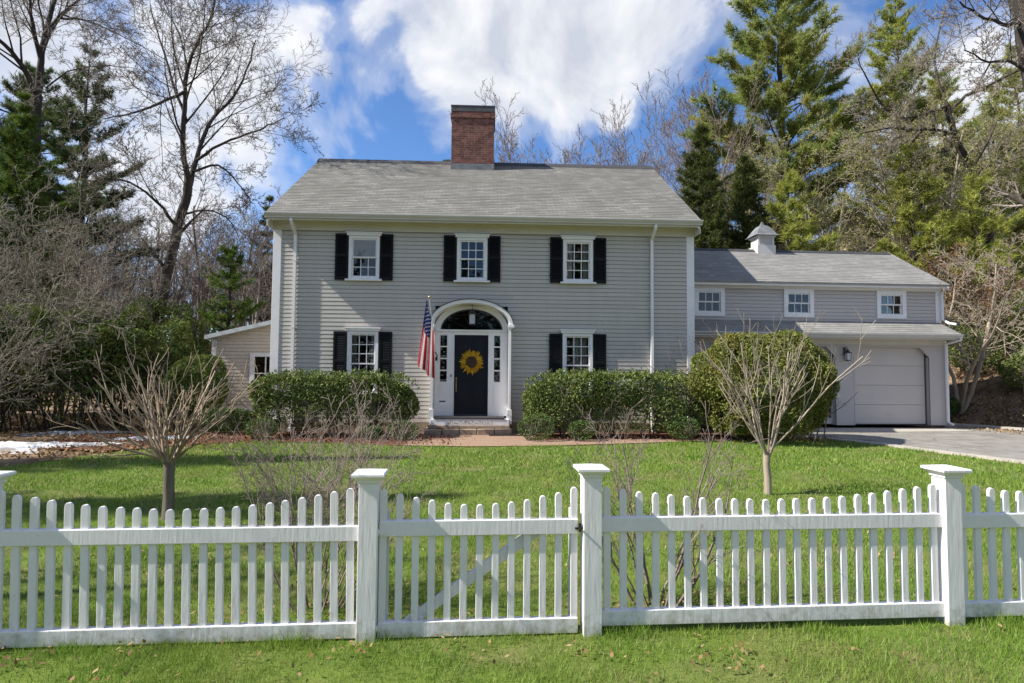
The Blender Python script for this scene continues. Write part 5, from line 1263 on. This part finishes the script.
# ------------------------------------------------------------------ yellow house up the slope
yx, yy = at(856, 46), 46.0; yz = ground_h(yx, yy)
yh = empty('yellow_house', (yx, yy, yz - .2), R(-14)); tag(yh, 'pale yellow house half hidden by trees up the slope', 'house')
zt_ = 372 - 236; ez = EYE + zt_ * yy / 578 - yz
b = MB(); clapboards(b, -2.6, 2.6, -2.5, ez, [(-1.2, -.3, ez - 2.2, ez - .9)], .14); b.box(-2.6, -2.58, 0, 7, -2.5, ez); b.box(2.58, 2.6, 0, 7, -2.5, ez); b.box(-2.6, 2.6, 6.98, 7, -2.5, ez)
b.prism([(-2.6, ez), (2.6, ez), (0, ez + 1.9)], 'y', 0.0, .05); b.prism([(-2.6, ez), (2.6, ez), (0, ez + 1.9)], 'y', 6.9, 6.98); b.build('wall', 'yellow', yh)
b = MB()
for sg in (-1, 1): b.prism([(sg * 3.0, ez - .32), (sg * 3.0, ez - .2), (0, ez + 2.02), (0, ez + 1.90)], 'y', -.3, 7.2)
b.build('roof', 'roof_wing', yh)
b = MB(); b.box(-2.68, -2.5, -.04, .03, -2.5, ez); b.box(2.5, 2.68, -.04, .03, -2.5, ez); b.build('corner_board', 'white', yh)
window(yh, -.75, ez - 2.25, ez - .85, hw=.5)

# ------------------------------------------------------------------ sun and sky
sv = Vector((-.985, -.188, .965)).normalized()   # towards the sun
sun = bpy.data.lights.new('sun', 'SUN'); sun.energy = 4.6; sun.angle = R(.53); sun.color = (1, .945, .85)
so = bpy.data.objects.new('sun', sun); COL.objects.link(so); so.rotation_euler = sv.to_track_quat('Z', 'Y').to_euler(); so.location = (-20, -10, 30)
wd = bpy.data.worlds.new('World'); S.world = wd; wd.use_nodes = True; nt = wd.node_tree; nt.nodes.clear()
wo = N(nt, 'ShaderNodeOutputWorld'); bg = N(nt, 'ShaderNodeBackground'); nt.links.new(bg.outputs[0], wo.inputs[0]); bg.inputs[1].default_value = .112
sky = N(nt, 'ShaderNodeTexSky', sky_type='NISHITA'); sky.sun_disc = False; sky.sun_elevation = math.asin(sv.z); sky.sun_rotation = math.atan2(sv.x, sv.y); sky.air_density = 1.0; sky.dust_density = .15; sky.ozone_density = 2.5
dirv = N(nt, 'ShaderNodeTexCoord').outputs['Generated']
def vm(op, a, b=None):
    m = N(nt, 'ShaderNodeVectorMath', operation=op)
    for i, v in enumerate((a, b)):
        if v is None: continue
        if isinstance(v, (tuple, Vector)): m.inputs[i].default_value = tuple(v)
        else: nt.links.new(v, m.inputs[i])
    return m
nd = vm('NORMALIZE', dirv).outputs[0]
sp = N(nt, 'ShaderNodeSeparateXYZ'); nt.links.new(nd, sp.inputs[0])
hz = mth(nt, 'ADD', mth(nt, 'MAXIMUM', sp.outputs[2], 0.0), .22)
cp = N(nt, 'ShaderNodeCombineXYZ'); nt.links.new(mth(nt, 'DIVIDE', sp.outputs[0], hz), cp.inputs[0]); nt.links.new(mth(nt, 'DIVIDE', sp.outputs[1], hz), cp.inputs[1])
def skydir(u, v): return (CM @ Vector(((u - 512) / F, -(v - 341.5) / F, -1))).normalized()
def blob(u, v, r, k):
    d = vm('DISTANCE', nd, skydir(u, v)); return mth(nt, 'MULTIPLY', mth(nt, 'POWER', mth(nt, 'MAXIMUM', mth(nt, 'SUBTRACT', 1.0, mth(nt, 'DIVIDE', d.outputs['Value'], r / 578)), 0.0), .8), k)
tot = None
CLOUDS = ((540, 20, 125, .40), (450, 5, 90, .36), (405, 35, 55, .30), (615, 45, 80, .42), (662, 35, 45, .20), (475, 95, 70, .38), (560, 80, 75, .30), (120, 90, 130, .32), (215, 60, 80, .30), (30, 10, 90, .28), (245, 150, 80, .36), (170, 200, 100, .26), (345, 115, 52, .40), (362, 72, 36, .30), (325, 10, 60, .34), (285, 45, 50, .28), (700, 10, 60, .2), (925, 70, 160, .32), (1010, 150, 120, .32), (618, 118, 22, .34))
for args in CLOUDS:
    b = blob(*args); tot = b if tot is None else mth(nt, 'ADD', tot, b)
CLOUD0 = 1.02
# broken cloud added to the unseen sky, whitening the blue fill light
away = mth(nt, 'MULTIPLY', mth(nt, 'SUBTRACT', 1.0, mth(nt, 'MINIMUM', mth(nt, 'MAXIMUM', mth(nt, 'MULTIPLY', sp.outputs[1], 1.8), 0.0), 1.0)), .30)
n1 = noise(nt, cp.outputs[0], 1.7, 4, .5, .2); n2 = noise(nt, nd, 5.5, 10, .56, .4)
dens = mth(nt, 'ADD', mth(nt, 'ADD', mth(nt, 'MULTIPLY', n1, .35), mth(nt, 'MULTIPLY', n2, 1.45)), mth(nt, 'ADD', tot, away))
cov = ramp(nt, mth(nt, 'DIVIDE', mth(nt, 'SUBTRACT', dens, CLOUD0), .50), [(.0, (0, 0, 0)), (.30, (.28, .28, .28)), (.62, (.84, .84, .84)), (1.0, (1, 1, 1))])
cov.node.color_ramp.interpolation = 'EASE'
n3 = noise(nt, vm('ADD', nd, tuple(sv * .045)).outputs[0], 5.5, 10, .56, .4)
lit = mth(nt, 'ADD', mth(nt, 'MULTIPLY', mth(nt, 'SUBTRACT', n2, n3), 2.0), mth(nt, 'SUBTRACT', 1.15, mth(nt, 'MULTIPLY', dens, .42)))
ccol = ramp(nt, lit, [(.25, (2.9, 3.1, 3.55)), (.55, (3.9, 4.02, 4.3)), (.9, (4.95, 4.95, 4.95))])
skyc = mixc(nt, 1.0, sky.outputs[0], (.50, .66, .86), 'MULTIPLY')
nt.links.new(mixc(nt, cov, skyc, ccol), bg.inputs[0])

S.view_settings.view_transform = 'Standard'; S.view_settings.look = 'None'; S.view_settings.exposure = 0.95; S.view_settings.gamma = 1.0
S.cycles.use_denoising = True
S.cycles.max_bounces = 6; S.cycles.transparent_max_bounces = 12; S.cycles.caustics_reflective = False; S.cycles.caustics_refractive = False
